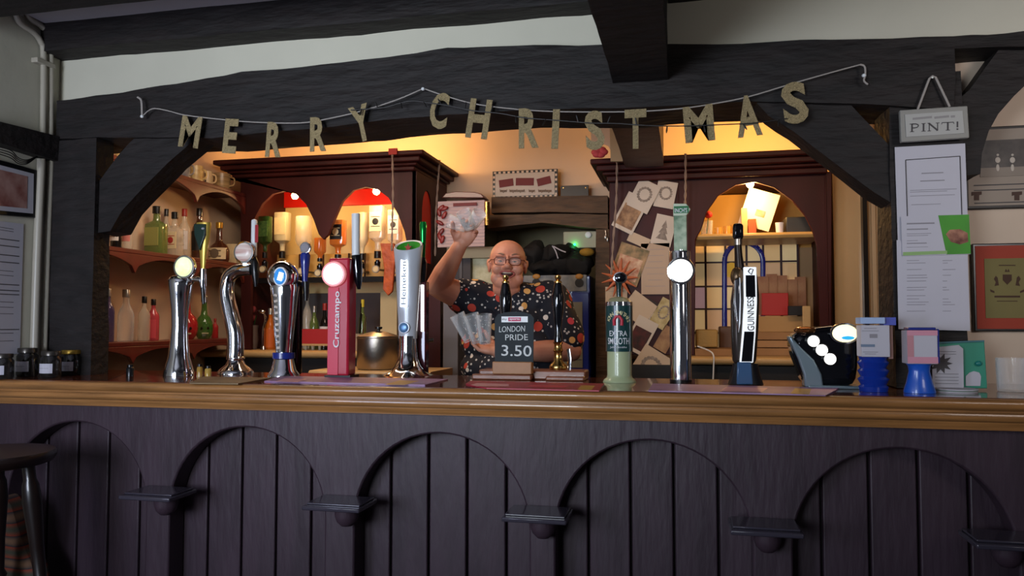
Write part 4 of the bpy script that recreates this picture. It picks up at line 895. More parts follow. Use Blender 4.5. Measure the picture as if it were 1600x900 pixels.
# -- tap 5: silver-white slanted
t, x, Y, s = tapbase(637, 586, 'silver-white tapering beer tap with slanted green hollow top and glowing vertical lettering')
mk('base', G().lathe((x, Y, CT), prof_px(637, Y, [(0, 588), (40, 588), (40, 586), (28, 581), (20, 572), (15, 560), (13.5, 545), (13.5, 525), (0, 525)]), 36), M_chrome, t, ang=60)
M_sil = mat('pearl_silver', 'b4b8bf', .3, .12, coat=.3)
z0, z1 = Z(637, 530, Y), Z(637, 383, Y); g = G(); n = 36; vs = []
def ringp(r, zc, sl, f=1): return [(x-.000+r*math.cos(2*math.pi*k/n), Y+r*.8*math.sin(2*math.pi*k/n), zc-sl*math.sin(2*math.pi*k/n)*-1) for k in range(n)]
def tilted(r, py, sl): zc = Z(637, py, Y); return [(x+r*math.cos(2*math.pi*k/n), Y+r*.8*math.sin(2*math.pi*k/n), zc+sl*math.sin(2*math.pi*k/n)) for k in range(n)]
R_ = [tilted(14.5*s, 529, 0), tilted(15*s, 515, 0), tilted(17.5*s, 470, .0), tilted(20.5*s, 420, .004), tilted(23.5*s, 386, .024), tilted(22*s, 383, .024), tilted(19*s, 385, .024)]
vs = sum(R_, []); fs = []
for i in range(len(R_)-1):
    for k in range(n): a, b = i*n+k, i*n+(k+1) % n; fs.append((a, b, b+n, a+n))
fs.append(tuple(range(n)))
mk('column', G().add(vs, fs), M_sil, t, ang=60)
R2 = [tilted(19*s, 385.3, .024), tilted(17*s, 392, .024), tilted(15*s, 398, .022)]
vs = sum(R2, []); fs = [(i*n+k, i*n+(k+1) % n, (i+1)*n+(k+1) % n, (i+1)*n+k) for i in range(2) for k in range(n)]+[tuple(range(2*n, 3*n))]
mk('hollow_top', G().add(vs, fs), mat('lit_green_bowl', '2f7a22', .3, emit=.12), t)
st = G(); q = U(638, 387, Y); pts = []
for k in range(10): rr = .016 if k % 2 == 0 else .007; pts.append((q.x+rr*math.sin(math.pi*k/5), q.z+rr*math.cos(math.pi*k/5)))
o = mk('red_star', st.prism(pts, Y-.004, Y+.001), I_red, t)
fx = lambda py: (14.5+ (529-py)*.055)*s*.8
a = (U(630, 442, Y-.05)); yf = Y-fx(442)-.004
pl = mk('light_panel', G().obox((a.x, yf+.002, a.z), (.030, .010, .185), Matrix.Rotation(-.02, 3, 'X')), mat('cool_glow', 'e9f2ff', .4, emit=2.2, emit_c='dfeaff'), t, bevel=.004)
text('Heineken', (a.x, yf-.0045, a.z), .165, .020, mat('grey_letter', '5c6a72', .4), t, 90, tilt=-.02, bold=.01)
lensdisc(U(631, 512, Y-.034), 8*s, .006, M_sil, mat('blue_badge', '5b83ad', .3, .3), t)
h = mk('handle', G().lathe((U(661, 380, Y+.04).x, Y+.04, CT), [(r_*s, Z(661, y, Y+.04)-CT) for r_, y in ((3.5, 405), (4, 385), (5, 365), (6, 352), (5, 347), (0, 346))], 20), mat('green_chrome', '0f8a3a', .15, .7), t)
mk('handle_grip', G().lathe((U(661, 420, Y+.04).x, Y+.04, CT), [(r_*s, Z(661, y, Y+.04)-CT) for r_, y in ((0, 446), (3, 445), (5, 430), (6, 412), (4, 402), (0, 402))], 20), M_gloss, h)
mk('rear_arm', G().box(U(653, 500, Y+.05).x, U(668, 500, Y+.05).x, Y+.03, Y+.07, CT, Z(661, 440, Y+.05)), mat('maroon_gloss', '3a0f1a', .15, coat=.5), t, bevel=.005)
mk('light_tube', G().cyl(U(660, 518, Y+.022), U(660, 445, Y+.022), .0055), mat('lit_tube', 'ffffff', .4, emit=2.6), t)
# -- hand pumps on a wooden clamp
bl = thing('pump_clamp', 'reddish wooden pump clamp block on the back edge of the counter', 'pump block', (-.62, .40, CT))
a, b = U(748, 583, .34), U(915, 583, .34)
Mrw = mat('rosy_wood', '7d4a35', .35, var=.25, scale=8, coat=.3)
mk('block', G().box(a.x, b.x, .34, .44, CT, CT+.034), Mrw, bl, bevel=.006)
mk('front_step', G().box(a.x-.015, a.x+.20, .30, .34, CT, CT+.020), Mrw, bl, bevel=.005)
mk('front_step', G().box(a.x+.25, b.x+.0, .30, .34, CT, CT+.016), Mrw, bl, bevel=.005)
for px, lab in ((790, 'black hand pump handle with brass finial behind the chalkboard'), (872, 'black hand pump handle with brass base right of the chalkboard')):
    Yh = .39; s = PS(px, Yh); q = U(px, 500, Yh); base = CT+.0345
    t = thing('hand_pump', lab, 'hand pump', (q.x, Yh, base))
    zz = lambda y: Z(px, y, Yh)-base
    mk('brass_base', G().lathe((q.x, Yh, base), [(0, 0), (13*s, 0), (14*s, .008), (13*s, .016), (7*s, .03), (6*s, .06), (8*s, .068), (6.5*s, .075), (6*s, zz(538)), (8*s, zz(535)), (0, zz(533))], 28), M_brass, t, ang=50)
    mk('handle', G().lathe((q.x, Yh, base), [(0, zz(534)), (6.5*s, zz(534)), (6.5*s, zz(525)), (5*s, zz(518)), (6*s, zz(505)), (9*s, zz(480)), (10*s, zz(465)), (8*s, zz(455)), (6.5*s, zz(446)), (5*s, zz(442)), (0, zz(441))], 28), M_gloss, t, ang=50)
    mk('finial', G().lathe((q.x, Yh, base), [(0, zz(443)), (6*s, zz(442)), (6*s, zz(440)), (3*s, zz(438)), (5*s, zz(435)), (5*s, zz(431)), (0, zz(429))], 22), M_brass, t, ang=50)
    if px == 872: mk('side_lever', G().tube([U(888, 545, Yh-.01), U(890, 560, Yh-.01), U(889, 582, Yh-.01)], .007, 10), M_chrome, t)
# chalkboard
t = thing('chalkboard_stand', 'small chalkboard with handwritten price standing in a pale wooden block', 'chalkboard', U(803, 592, .30))
Yc = .315; zb_ = CT+.0405
zb_ = CT+.021
a, b = U(771, 580, Yc), U(832, 580, Yc)
mk('wooden_block', G().box(a.x, b.x, Yc-.018, Yc+.022, zb_, Z(800, 565, Yc)), mat('light_oak_block', 'a9774f', .5, var=.15, scale=9), t, bevel=.003)
pts = [(773, 567), (773, 498), (778, 491), (790, 488), (803, 487), (818, 488), (829, 491), (834, 497), (833, 567)]
bd = mk('board', G().pprism(pts, Yc, .005), mat('chalkboard_slate', '1f282c', .7, var=.15, scale=12), t)
mk('sticker', G().obox(U(804, 499, Yc-.001), (42*PS(804, Yc), .001, 9*PS(804, Yc)), None), M_white, bd)
mk('sticker_panel', G().obox(U(804, 499, Yc-.002), (20*PS(804, Yc), .001, 6*PS(804, Yc)), None), mat('magenta_print', 'c22a5a', .5), bd)
Mck = mat('chalk', 'd5d8d6', .9)
sc_ = PS(804, Yc)
text('sky', U(788, 499, Yc-.0022), 8*sc_, 4*sc_, M_ink, bd); text('sports', U(804, 499, Yc-.0032), 16*sc_, 4*sc_, M_white, bd)
text('LONDON', U(800, 514, Yc-.001), 42*sc_, 9*sc_, Mck, bd, 2, depth=.0006, shear=.1)
text('PRIDE', U(807, 527, Yc-.001), 36*sc_, 9*sc_, Mck, bd, 1, depth=.0006)
text('3.50', U(807, 548, Yc-.001), 48*sc_, 17*sc_, Mck, bd, -1, depth=.0006, bold=.005)
# -- tap 6: green tin shaped column
t, x, Y, s = tapbase(968, 597, 'dark green and cream can-shaped beer tap with EXTRA SMOOTH lettering')
mk('base', G().lathe((x, Y, CT), prof_px(968, Y, [(0, 599), (26, 599), (26, 597), (24, 593), (20, 590), (19, 586), (19, 549), (0, 549)]), 36), mat('celadon_enamel', 'a9b48c', .35, coat=.3), t, ang=50)
cn = mk('can_body', G().lathe((x, Y, CT), prof_px(968, Y, [(0, 549), (21, 549), (21, 478), (0, 478)]), 40), mat('dark_teal_enamel', '123c3c', .3, coat=.4), t, ang=50)
mk('silver_rim', G().lathe((x, Y, CT), prof_px(968, Y, [(0, 478), (21.5, 478), (21, 472), (0, 472)]), 40), M_chrome, t, ang=50)
mk('shoulder', G().lathe((x, Y, CT), prof_px(968, Y, [(0, 472), (19, 472), (14, 466), (5, 464), (0, 464)]), 32), mat('pale_shoulder', '8f8f70', .35), t, ang=60)
mk('handle', G().lathe((x, Y, CT), prof_px(968, Y, [(0, 466), (3.5, 466), (4, 450), (6, 440), (0, 439)]), 20), M_dkgreen, t)
lensdisc(U(969, 434, Y-.008), 8*s, .012, M_chrome, M_gloss, t, oval=1.2)
def curved_text(sx_, z, w, h, m, bold=.01, par=None):
    g = text_g(sx_, w, h, depth=.002, bold=bold); rr = 21.2*s
    g.v = [(x+rr*math.sin(vx/rr), Y-rr*math.cos(vx/rr)-.0015+vy, z+vz) for vx, vy, vz in g.v]
    return mk('lettering', g, m, par or cn)
curved_text('EXTRA', Z(968, 521, Y-.05), .064, .018, M_white); curved_text('SMOOTH', Z(968, 533, Y-.05), .080, .022, M_white)
curved_text('John Smiths', Z(968, 543, Y-.05), .06, .009, M_white, 0)
def arch_text(word, cz, R0_, h, m):
    n_ = len(word)
    for i, ch in enumerate(word):
        if ch == ' ': continue
        an = math.radians(72-144*i/(n_-1)); px_ = -math.sin(an)*R0_; pz = math.cos(an)*R0_
        g = text_g(ch, None, h, depth=.002, bold=.01); Rm = Matrix.Rotation(-an, 3, 'Y'); rr = 21.2*s; V = []
        for v in g.v:
            q = Rm@Vector(v); u = q.x+px_; V.append((x+rr*math.sin(u/rr), Y-rr*math.cos(u/rr)-.0015+v[1], cz+q.z+pz))
        g.v = V; mk('lettering', g, m, cn)
arch_text("JOHN SMITH'S", Z(968, 507, Y-.05), .040, .013, mat('cream_letter', 'd8cf9e', .5))
zc = Z(968, 502, Y-.05); rr = 21.3*s
g = G(); g.tube([(x-.012, Y-rr, zc-.014), (x-.013, Y-rr, zc+.004), (x-.006, Y-rr-.001, zc+.016), (x+.006, Y-rr-.001, zc+.016), (x+.013, Y-rr, zc+.004), (x+.012, Y-rr, zc-.014)], .0055, 8)
mk('red_horseshoe_emblem', g, mat('emblem_red', 'b8283a', .5), cn)
# -- tap 7: straight chrome column
t, x, Y, s = tapbase(1064, 597, 'straight chrome beer tap column with a large round glowing white badge')
mk('base_ring', G().lathe((x, Y, CT), prof_px(1064, Y, [(0, 599), (17, 599), (17, 593), (0, 593)]), 36), M_black, t, ang=50)
mk('column', G().lathe((x, Y, CT), prof_px(1064, Y, [(0, 594), (16.5, 594), (16.5, 396), (16, 393), (0, 392.5)]), 48), M_chrome, t, ang=50)
lensdisc(U(1064, 423, Y-.055), 18.5*s, .016, M_chrome, M_lit, t)
mk('handle', G().obox(U(1063, 362, Y), (20*s, .022, 62*s)), mat('mint_print', 'b9c4a8', .5, color2='5a7a5c', scale=28), t, bevel=.003)
q = U(1064, 328, Y); pts = [(U(1052, 319, Y)), (U(1072, 319, Y)), (U(1079, 328, Y)), (U(1072, 338, Y)), (U(1052, 338, Y))]
hs = mk('handle_sign', G().prism([(p.x, p.z) for p in pts], Y-.014, Y+.010), mat('sign_white_green', 'c3ccb4', .5), t, bevel=.002)
mk('sign_band', G().box(U(1053, 328, Y).x, U(1076, 328, Y).x, Y-.0155, Y-.0142, Z(1064, 334, Y), Z(1064, 323, Y)), mat('green_band', '1d6b3c', .5), hs)
text("INCH'S", U(1064, 328.5, Y-.0165), 19*s, 7*s, M_white, hs, bold=.01)
mk('neck', G().cyl(U(1064, 396, Y), U(1064, 390, Y), .012), M_chrome, t)
# -- tap 8: tall black/white stout tap
t, x, Y, s = tapbase(1165, 600, 'tall black, white and chrome stout tap with vertical lettering')
mk('base', G().lathe((x, Y, CT), prof_px(1165, Y, [(0, 603), (27, 603), (26, 598), (21, 580), (19, 568), (0, 568)]), 30, 1, .8), mat('satin_black', '16161a', .4), t, ang=50)
mk('front_base_panel', G().pprism([(1152, 566), (1174, 566), (1177, 601), (1151, 601)], Y-.062, .03), mat('blue_grey_gloss', '3c5a7d', .2, coat=.5), t, bevel=.004)
shell = [(1147, 440), (1152, 425), (1163, 412), (1176, 418), (1184, 430), (1187, 460), (1186, 510), (1182, 570), (1146, 570), (1143, 520), (1143, 470)]
mk('column_shell', G().pprism(shell, Y-.03, .075), mat('dark_pewter', '4a4440', .25, .7), t, bevel=.016)
mk('chrome_blade', G().pprism([(1147, 436), (1157, 432), (1158, 470), (1157, 505), (1154, 522), (1149, 500), (1146, 470)], Y-.045, .02), M_chrome, t, bevel=.006)
fr_ = mk('white_strip', G().pprism([(1162, 417), (1182, 417), (1183, 470), (1181, 520), (1177, 567), (1156, 567), (1160, 520), (1163, 470)], Y-.052, .03), mat('lit_white_strip', 'f0f4f8', .3, emit=.55), t, bevel=.003)
mk('black_strip', G().pprism([(1165, 430), (1179.5, 430), (1180.5, 464), (1165.5, 464)], Y-.0545, .004), M_gloss, fr_)
mk('black_strip', G().pprism([(1163, 518), (1178.5, 518), (1175, 565), (1158.5, 565)], Y-.0545, .004), M_gloss, fr_)
text('GUINNESS', U(1173, 490, Y-.055), 52*s, 10*s, M_black, fr_, 90, bold=.006)
mk('harp_emblem', G().tube([U(1169, 424, Y-.054), U(1172, 420, Y-.054), U(1177, 421, Y-.054), U(1174, 429, Y-.054), U(1169, 424, Y-.054)], .002, 6), M_ink, fr_)
mk('handle', G().tube([U(1156, 425, Y), U(1154, 400, Y), U(1153, 382, Y)], [.017, .013, .012], 16), mat('dark_bronze', '2e2622', .3, .6), t)
mk('handle_collar', G().cyl(U(1153, 383, Y), U(1153, 374, Y), .014), M_steel, t)
mk('handle_top', G().obox(U(1153, 362, Y), (.034, .034, .055)), M_gloss, t, bevel=.010)
mk('shoulder_knob', G().ell(U(1152, 432, Y-.02), (.022, .022, .032), 18, 12), mat('bronze_satin', '5a4630', .3, .6), t)
# -- black multi-tap dome
t, x, Y, s = tapbase(1290, 605, 'low black curved dispenser with silver band and three glowing discs', cat='dispenser', name='drinks_dispenser')
Yd = Y
out_ = [(1258, 606), (1250, 580), (1240, 555), (1236, 538), (1240, 524), (1252, 515), (1275, 511), (1300, 508), (1322, 510), (1336, 519), (1343, 540), (1342, 575), (1338, 606)]
mk('body', G().pprism([(min(a, 1345), min(b, 604)) for a, b in out_], Yd-.05, .12), M_gloss, t, bevel=.024)
band = [(1232, 527), (1238, 540), (1248, 562), (1256, 585), (1258, 605), (1287, 605), (1284, 585), (1272, 562), (1254, 545), (1240, 530), (1236, 524)]
mk('silver_band', G().pprism(band, Yd-.062, .06), mat('pale_silver', '8fa2ab', .25, .6), t, bevel=.006)
mk('foot', G().box(U(1258, 605, Yd).x, U(1340, 605, Yd).x, Yd-.07, Yd+.07, CT, CT+.010), _m['pale_silver'], t, bevel=.003)
for px, py in ((1271, 533), (1284, 547), (1297, 561)): lensdisc(U(px, py, Yd-.064), 9*s, .008, M_black, M_lit, t)
c = U(1320, 521, Yd-.066); h = lensdisc(c, 14*s, .008, M_chrome, mat('lit_cream_lens', 'fff3c0', .3, emit=1.6, emit_c='ffe9a8'), t, oval=1.35)
mk('blue_segment', G().ell(U(1325, 528, Yd-.074), (.019, .002, .006), 16, 6), mat('cyan_print', '2aa6d8', .3, emit=.8), h)
mk('bronze_cap', G().ell(U(1258, 516, Yd-.03), (.034, .03, .012), 20, 10), mat('copper_cap', '8a5a35', .2, .8), t)
# -- jars on the left
Mjar = gl('smoky_jar_glass', '1d1b1a', .1, .2)
for k, (px, py, w, top_, lab) in enumerate([(4, 592, 30, 552, 'dark jar with white label cut off by the left edge of the picture'), (42, 588, 30, 543, 'dark jar with large white label, second from the left'), (79, 590, 30, 548, 'dark jar with a low white label, third from the left'), (111, 586, 31, 546, 'dark jar with gold lid against the oak post'), (62, 578, 26, 541, 'dark jar standing at the back between the labelled jars')]):
    t, x, Y, s = tapbase(px, py, lab, cat='jar', name='preserve_jar'); t['group'] = 'preserve jars at the left end of the counter'
    r = w*s/2; h = (py-top_)*s*.98
    mk('jar_body', G().lathe((x, Y, CT), [(0, .0005), (r*.92, .0005), (r, .008), (r, h*.72), (r*.8, h*.82), (r*.8, h*.84), (0, h*.84)], 28), Mjar, t, ang=50)
    mk('lid', G().lathe((x, Y, CT), [(0, h*.84), (r*.92, h*.84), (r*.92, h*.98), (r*.88, h), (0, h)], 28), K_gold if k == 3 else mat('tin_lid', '4a4540', .3, .7), t, ang=50)
    if k < 4:
        vs = [(x+r*1.02*math.cos(-math.pi/2-.2+(i/12-.5)*2.2), Y+r*1.02*math.sin(-math.pi/2-.2+(i/12-.5)*2.2), CT+h*(.18+.36*j)+.0+(0 if k != 0 else 0)) for j in (0, 1) for i in range(13)]
        mk('label', G().add(vs, [(i, i+1, i+14, i+13) for i in range(12)]), M_paper, t)
        vs = [(x+r*1.03*math.cos(-math.pi/2-.2+(i/12-.5)*1.5), Y+r*1.03*math.sin(-math.pi/2-.2+(i/12-.5)*1.5), CT+h*(.36+.015*j)) for j in (0, 1) for i in range(13)]
        mk('written_line', G().add(vs, [(i, i+1, i+14, i+13) for i in range(12)]), M_grey_ink, t)
# -- bar mats
def runner(name, pix, m, lab, extra=()):
    P = []
    for a, b in pix: d = ray(a, b); tt = (CT+.002-CAM.z)/d.z; P.append(CAM+d*tt)
    n = len(P); g = G().add([(p.x, p.y, CT+.0002) for p in P]+[(p.x, p.y, CT+.004) for p in P], [tuple(range(n)), tuple(range(2*n-1, n-1, -1))]+[(i, (i+1) % n, (i+1) % n+n, i+n) for i in range(n)])
    o = single(name, g, m, lab, 'bar mat')
    for pp_, mm in extra:
        Q = []
        for a, b in pp_: d = ray(a, b); tt = (CT+.0045-CAM.z)/d.z; Q.append(CAM+d*tt)
        mk('printed_patch', G().add([(p.x, p.y, CT+.0044) for p in Q], [tuple(range(len(Q)))]), mm, o)
    return o
M_pur = mat('mauve_mat', '8d6690', .5, color2='a987a8', scale=5); M_ylw = mat('mustard_print', 'c79a45', .5); M_mag = mat('red_pink_mat', 'a82a3f', .45); M_pinkw = mat('pale_pink_print', 'd8a0a8', .5)
runner('bar_mat', [(413, 596), (440, 588), (700, 593), (664, 602)], M_pur, 'mauve printed bar mat under the red and silver-white taps', [([(600, 601), (625, 594), (655, 595), (632, 601.5)], M_ylw), ([(430, 596), (445, 591), (480, 592), (465, 597)], M_pinkw)])
runner('bar_mat', [(728, 600), (735, 596), (944, 600), (936, 611), (760, 607)], M_mag, 'pinkish red bar mat in front of the chalkboard', [([(902, 609), (908, 602), (930, 602.5), (924, 609.5)], M_ylw), ([(735, 601.5), (745, 598.5), (795, 600), (795, 603.5), (745, 603.5)], M_pinkw), ([(820, 604), (830, 601.5), (890, 602.5), (880, 605.5)], mat('soft_red_print', 'cf4a5c', .5))])
runner('bar_mat', [(1013, 611), (1020, 600), (1310, 607), (1290, 618)], M_pur, 'mauve bar mat under the stout tap and the dispenser', [([(1235, 615), (1242, 606.5), (1268, 607.5), (1264, 616.5)], M_ylw), ([(1125, 611), (1135, 604), (1200, 606), (1190, 613)], M_pinkw), ([(1264, 616.5), (1268, 607.5), (1308, 608), (1290, 617.5)], M_pinkw)])
runner('bar_mat', [(296, 599), (318, 589), (425, 591), (372, 600)], mat('tan_mat', '77603f', .6, var=.2, scale=8), 'flat tan bar mat under the curved chrome tap', [])
# -- blue collecting pots
M_blue = mat('cobalt_plastic', '10308f', .3, coat=.3); M_blue2 = mat('bright_blue_plastic', '1d55bd', .3, coat=.3)
t, x, Y, s = tapbase(1365, 612, 'blue ribbed collecting pot topped with a white printed card box', cat='collecting pot', name='collecting_pot')
zz = lambda y: max(.0005, Z(1365, y, Y)-CT)
pf = [(0, .0005)]
ys_ = [614, 604, 601, 592, 588, 579, 575, 566, 562, 557]; ws = [22, 24, 20, 25, 20, 25, 20, 25, 21, 23]
pf += [(w*s*.92, zz(y)) for w, y in zip(ws, ys_)]+[(0, zz(556))]
mk('ribbed_pot', G().lathe((x, Y, CT), pf, 32, 1, .8), M_blue, t, ang=50)
a = U(1341, 500, Y); b = U(1385, 500, Y)
cbx = mk('card_box', G().box(a.x, b.x, Y-.035, Y+.03, CT+zz(557), CT+zz(508)), M_paper, t, bevel=.002)
mk('box_flap', G().box(U(1340, 500, Y).x, U(1378, 500, Y).x, Y-.038, Y+.03, CT+zz(506), CT+zz(496)), mat('pale_blue_card', '9fb4d8', .6), t, bevel=.002)
mk('side_flap', G().box(U(1386, 500, Y).x, U(1393, 500, Y).x, Y-.01, Y+.03, CT+zz(560), CT+zz(500)), mat('tan_side_card', '8d6a62', .6), t)
mk('blue_corner', G().box(U(1378, 500, Y).x, U(1397, 500, Y).x, Y-.02, Y+.03, CT+zz(508), CT+zz(496)), mat('violet_blue_card', '4a55b0', .5), t)
g = G(); 
for yy, w in ((513, 18), (517, 24), (550, 22), (553, 16)): q = U(1360, yy, Y-.036); g.box(q.x-w*s/2, q.x+w*s/2, Y-.0362, Y-.0354, q.z-.0008, q.z+.0008)
mk('printed_lines', g, M_grey_ink, cbx)
q = U(1380, 522, Y-.036)
q = U(1356, 540, Y-.036); mk('bold_word', G().box(q.x-10*s, q.x+10*s, Y-.0364, Y-.0354, q.z-2*s, q.z+2*s), mat('slate_print', '6c7c92', .7), cbx)
q = U(1372, 525, Y-.036); mk('grey_logo', G().box(q.x-12*s, q.x-1*s, Y-.0364, Y-.0354, q.z-3*s, q.z+3*s), M_grey_ink, cbx)
t, x, Y, s = tapbase(1437, 614, 'bright blue flared collecting pot topped with a pink and white card box', cat='collecting pot', name='collecting_pot')
zz = lambda y: max(.0005, Z(1437, y, Y)-CT)
mk('flared_pot', G().lathe((x, Y, CT), [(0, .0005), (23*s, .0005), (23*s, .006), (19*s, zz(598)), (15*s, zz(580)), (16*s, zz(572)), (19*s, zz(568)), (0, zz(567))], 36, 1, .8), M_blue2, t, ang=50)
a = U(1412, 500, Y); b = U(1459, 500, Y)
cbx = mk('card_box', G().box(a.x, b.x, Y-.03, Y+.03, CT+zz(568), CT+zz(516)), M_paper, t, bevel=.002)
M_pnk = mat('pink_card', 'c98a9c', .6)
mk('pink_band', G().box(a.x, b.x, Y-.0312, Y-.0301, CT+zz(524), CT+zz(516)), M_pnk, cbx); mk('pink_band', G().box(a.x, b.x, Y-.0312, Y-.0301, CT+zz(567), CT+zz(557)), M_pnk, cbx)
mk('pink_band', G().box(a.x, U(1422, 500, Y).x, Y-.0312, Y-.0301, CT+zz(557), CT+zz(524)), mat('faded_pink', 'b98088', .6), cbx)
mk('blue_rim', G().box(a.x+.006, b.x-.002, Y-.025, Y+.03, CT+zz(516)+.0005, CT+zz(511.5)), M_navy, t, bevel=.002)
mk('blue_strap', G().box(b.x, b.x+.004, Y-.03, Y-.02, CT+zz(566), CT+zz(514)), M_navy, t)
t, x, Y, s = tapbase(1403, 596, 'small teal glass cup between the two blue collecting pots', cat='cup', name='teal_cup')
mk('cup_body', G().lathe((x, Y, CT), [(0, .0005), (10*s, .0005), (14*s, .02), (15*s, .05), (13.5*s, .05), (12*s, .02), (0, .008)], 26), gl('teal_glass', '1f5f6e', .1, .4), t, ang=50)
# green board + white leaflet
Yg = .20
t = thing('green_folder', 'upright green card folder behind the white starburst leaflet', 'folder', U(1500, 607, Yg))
mk('folder_board', G().pprism([(1462, 535), (1538, 532), (1543, 607), (1462, 607)], Yg, .012), mat('jade_card', '2f8a72', .5, var=.1), t, bevel=.002)
mk('folder_edge', G().pprism([(1462, 534.5), (1538, 531.5), (1538, 534), (1462, 537)], Yg-.006, .006), mat('teal_edge', '3a6d78', .5), t)
mk('badge', G().ell(U(1529, 568, Yg-.004), (.010, .006, .008), 14, 8), mat('teal_badge', '1f7a74', .3), t)
mk('white_tag', G().pprism([(1509, 588), (1515, 582), (1522, 580), (1530, 582), (1533, 588), (1532, 603), (1509, 603)], Yg-.0025, .002), M_paper, t)
t = thing('leaflet', 'white leaflet with a black starburst leaning on the green folder', 'leaflet', U(1480, 608, Yg-.03))
mk('sheet', G().pprism([(1457, 543), (1498, 539), (1505, 545), (1506, 606), (1457, 609)], Yg-.03, .002), M_paper, t)
pts = []
for k in range(20):
    rr = 20 if k % 2 == 0 else 11; aa = math.pi*k/10; pts.append((1470+rr*math.cos(aa)*.95, 568+rr*math.sin(aa)*.8))
mk('black_starburst', G().pprism(pts, Yg-.0325, .002), M_ink, t)
g = G()
for yy in (548, 552, 583, 588, 593, 598): a_, b_ = U(1462, yy+1, Yg-.0325), U(1498 if yy > 560 else 1494, yy+1, Yg-.0325); g.box(a_.x, b_.x, Yg-.0325, Yg-.0305, a_.z-.0006, a_.z+.0006)
mk('printed_lines', g, M_grey_ink, t)
t, x, Y, s = tapbase(1492, 612, 'small stack of white round coasters at the foot of the leaflet', cat='coasters', name='coaster_stack')
for k in range(3): mk('coaster', G().lathe((x+.001*k, Y, CT+.0004+.0033*k), [(0, 0), (31*s, 0), (31*s, .003), (0, .003)], 36), M_paper if k != 1 else mat('grey_card', '6f8076', .6), t, ang=50)
t = single('black_tin', G().lathe((U(1476, 530, .3).x, .30, CT), [(0, 0), (.028, 0), (.028, .16), (0, .16)], 22), M_black, 'small black container behind the green folder, under the price sheet', 'container', ang=50)
def tumbler(c, r, h, name, lab, axis=(0, 0, 1), par=None, flare=1.12, grp=None, world=True):
    pr = [(0, 0), (r*.92, 0), (r, h*.03), (r*flare, h), (r*flare-.002, h), (r-.0025, h*.08), (0, h*.07)]
    g = G().lathe((0, 0, 0), pr, 24)
    q = Vector(axis).normalized().to_track_quat('Z', 'Y').to_matrix().to_4x4()
    g.xf(Matrix.Translation(Vector(c))@q)
    if par: return mk(name, g, M_glass, par, ang=50)
    return single(name, g, M_glass, lab, 'glass', grp, ang=50)
d = ray(1582, 612); tt = (CT-CAM.z)/d.z; P = CAM+d*tt
s = PS(1582, P.y); tumbler((P.x, P.y, CT+.0005), 21*s, 52*s, 'tumbler', 'empty clear tumbler at the right edge of the counter', flare=1.06)
single('black_slate_mat', G().box(P.x-.10, P.x+.2, P.y-.03, P.y+.10, CT+.0001, CT+.0004), M_dk, 'thin dark mat beneath the clear tumbler', 'bar mat') if False else None
for px, py, w_, h_, mm, lab in ((203, 588, 11, 18, M_black, 'small black canister on the counter right of the left oak post'), (312, 589, 9, 20, gl('amber_small_glass', 'b58a3c', .1, .4), 'small amber bottle between the first two chrome taps'), (325, 589, 10, 17, gl('honey_glass', 'c9a24e', .1, .4), 'small honey-coloured jar beside the curved chrome tap')):
    t, x, Y, s = tapbase(px, py, lab, cat='jar', name='small_jar')
    mk('jar_body', G().lathe((x, Y, CT), [(0, .0005), (w_*s*.5, .0005), (w_*s*.5, h_*s*.7), (w_*s*.35, h_*s*.8), (0, h_*s*.8)], 20), mm, t, ang=50)
    mk('lid', G().lathe((x, Y, CT), [(0, h_*s*.8), (w_*s*.38, h_*s*.8), (w_*s*.38, h_*s), (0, h_*s)], 20), M_black, t, ang=50)
# ================= NOTICES ON THE RIGHT POST =================
YN = .205
def sheet(name, pix, Y, m, lab, cat='notice', th=.0015):
    o = thing(name, lab, cat, U(*pix[0], Y)); mk('sheet', G().pprism(pix, Y, th), m, o); return o
o = sheet('notice', [(1398, 230), (1508, 224), (1513, 370), (1403, 378)], YN, M_paper, 'white notice with a black printed border, directly below the PINT sign')
g = G()
for a_, b_ in (((1415, 250), (1500, 244)), ((1500, 244), (1503, 338)), ((1415, 250), (1418, 345))):
    A, Bq = U(*a_, YN-.001), U(*b_, YN-.001); g.tube([A, Bq], .0016, 4)
mk('printed_border', g, M_ink, o)
g = G()
for yy, x0_, x1_ in ((271, 1440, 1474), (283, 1438, 1476), (297, 1422, 1495), (300, 1422, 1480), (306, 1422, 1492), (320, 1424, 1470)):
    A, Bq = U(x0_, yy, YN-.001), U(x1_, yy-1.5, YN-.001); g.obox((A+Bq)/2, ((Bq-A).length, .0008, .003 if yy < 290 else .0015))
mk('printed_lines', g, M_grey_ink, o)
o = sheet('notice', [(1401, 375), (1512, 396), (1516, 517), (1404, 514)], YN-.004, M_paper, 'large white price sheet at the bottom of the notices on the post')
g = G(); random.seed(3)
for yy in (407, 411, 421, 430, 434, 439, 449, 453, 462, 467, 472, 476, 486):
    w = random.randint(12, 36); A, Bq = U(1417, yy, YN-.005), U(1417+w, yy, YN-.005); g.obox((A+Bq)/2, ((Bq-A).length, .0008, .0016))
    if yy not in (462, 434): w = random.randint(6, 20); A, Bq = U(1473, yy, YN-.005), U(1473+w, yy, YN-.005); g.obox((A+Bq)/2, ((Bq-A).length, .0008, .0016))
mk('printed_lines', g, M_grey_ink, o)
o = sheet('flyer', [(1408, 338), (1514, 335), (1517, 397), (1410, 400)], YN-.008, M_paper, 'white and green flyer with a brown picture pinned between the notices', 'flyer')
gp = mk('green_panel', G().pprism([(1466, 336.5), (1514, 335.2), (1517, 396.5), (1479, 397.5)], YN-.0086, .0006), mat('grass_green_print', '3d8a22', .6, var=.15, scale=10), o)
mk('brown_picture', G().pprism([(1478, 366), (1484, 359), (1500, 358), (1512, 364), (1513, 378), (1500, 382), (1486, 378)], YN-.0092, .0006), mat('brown_team_print', '5c2a1e', .6, color2='b07a60', scale=30), gp)
g = G()
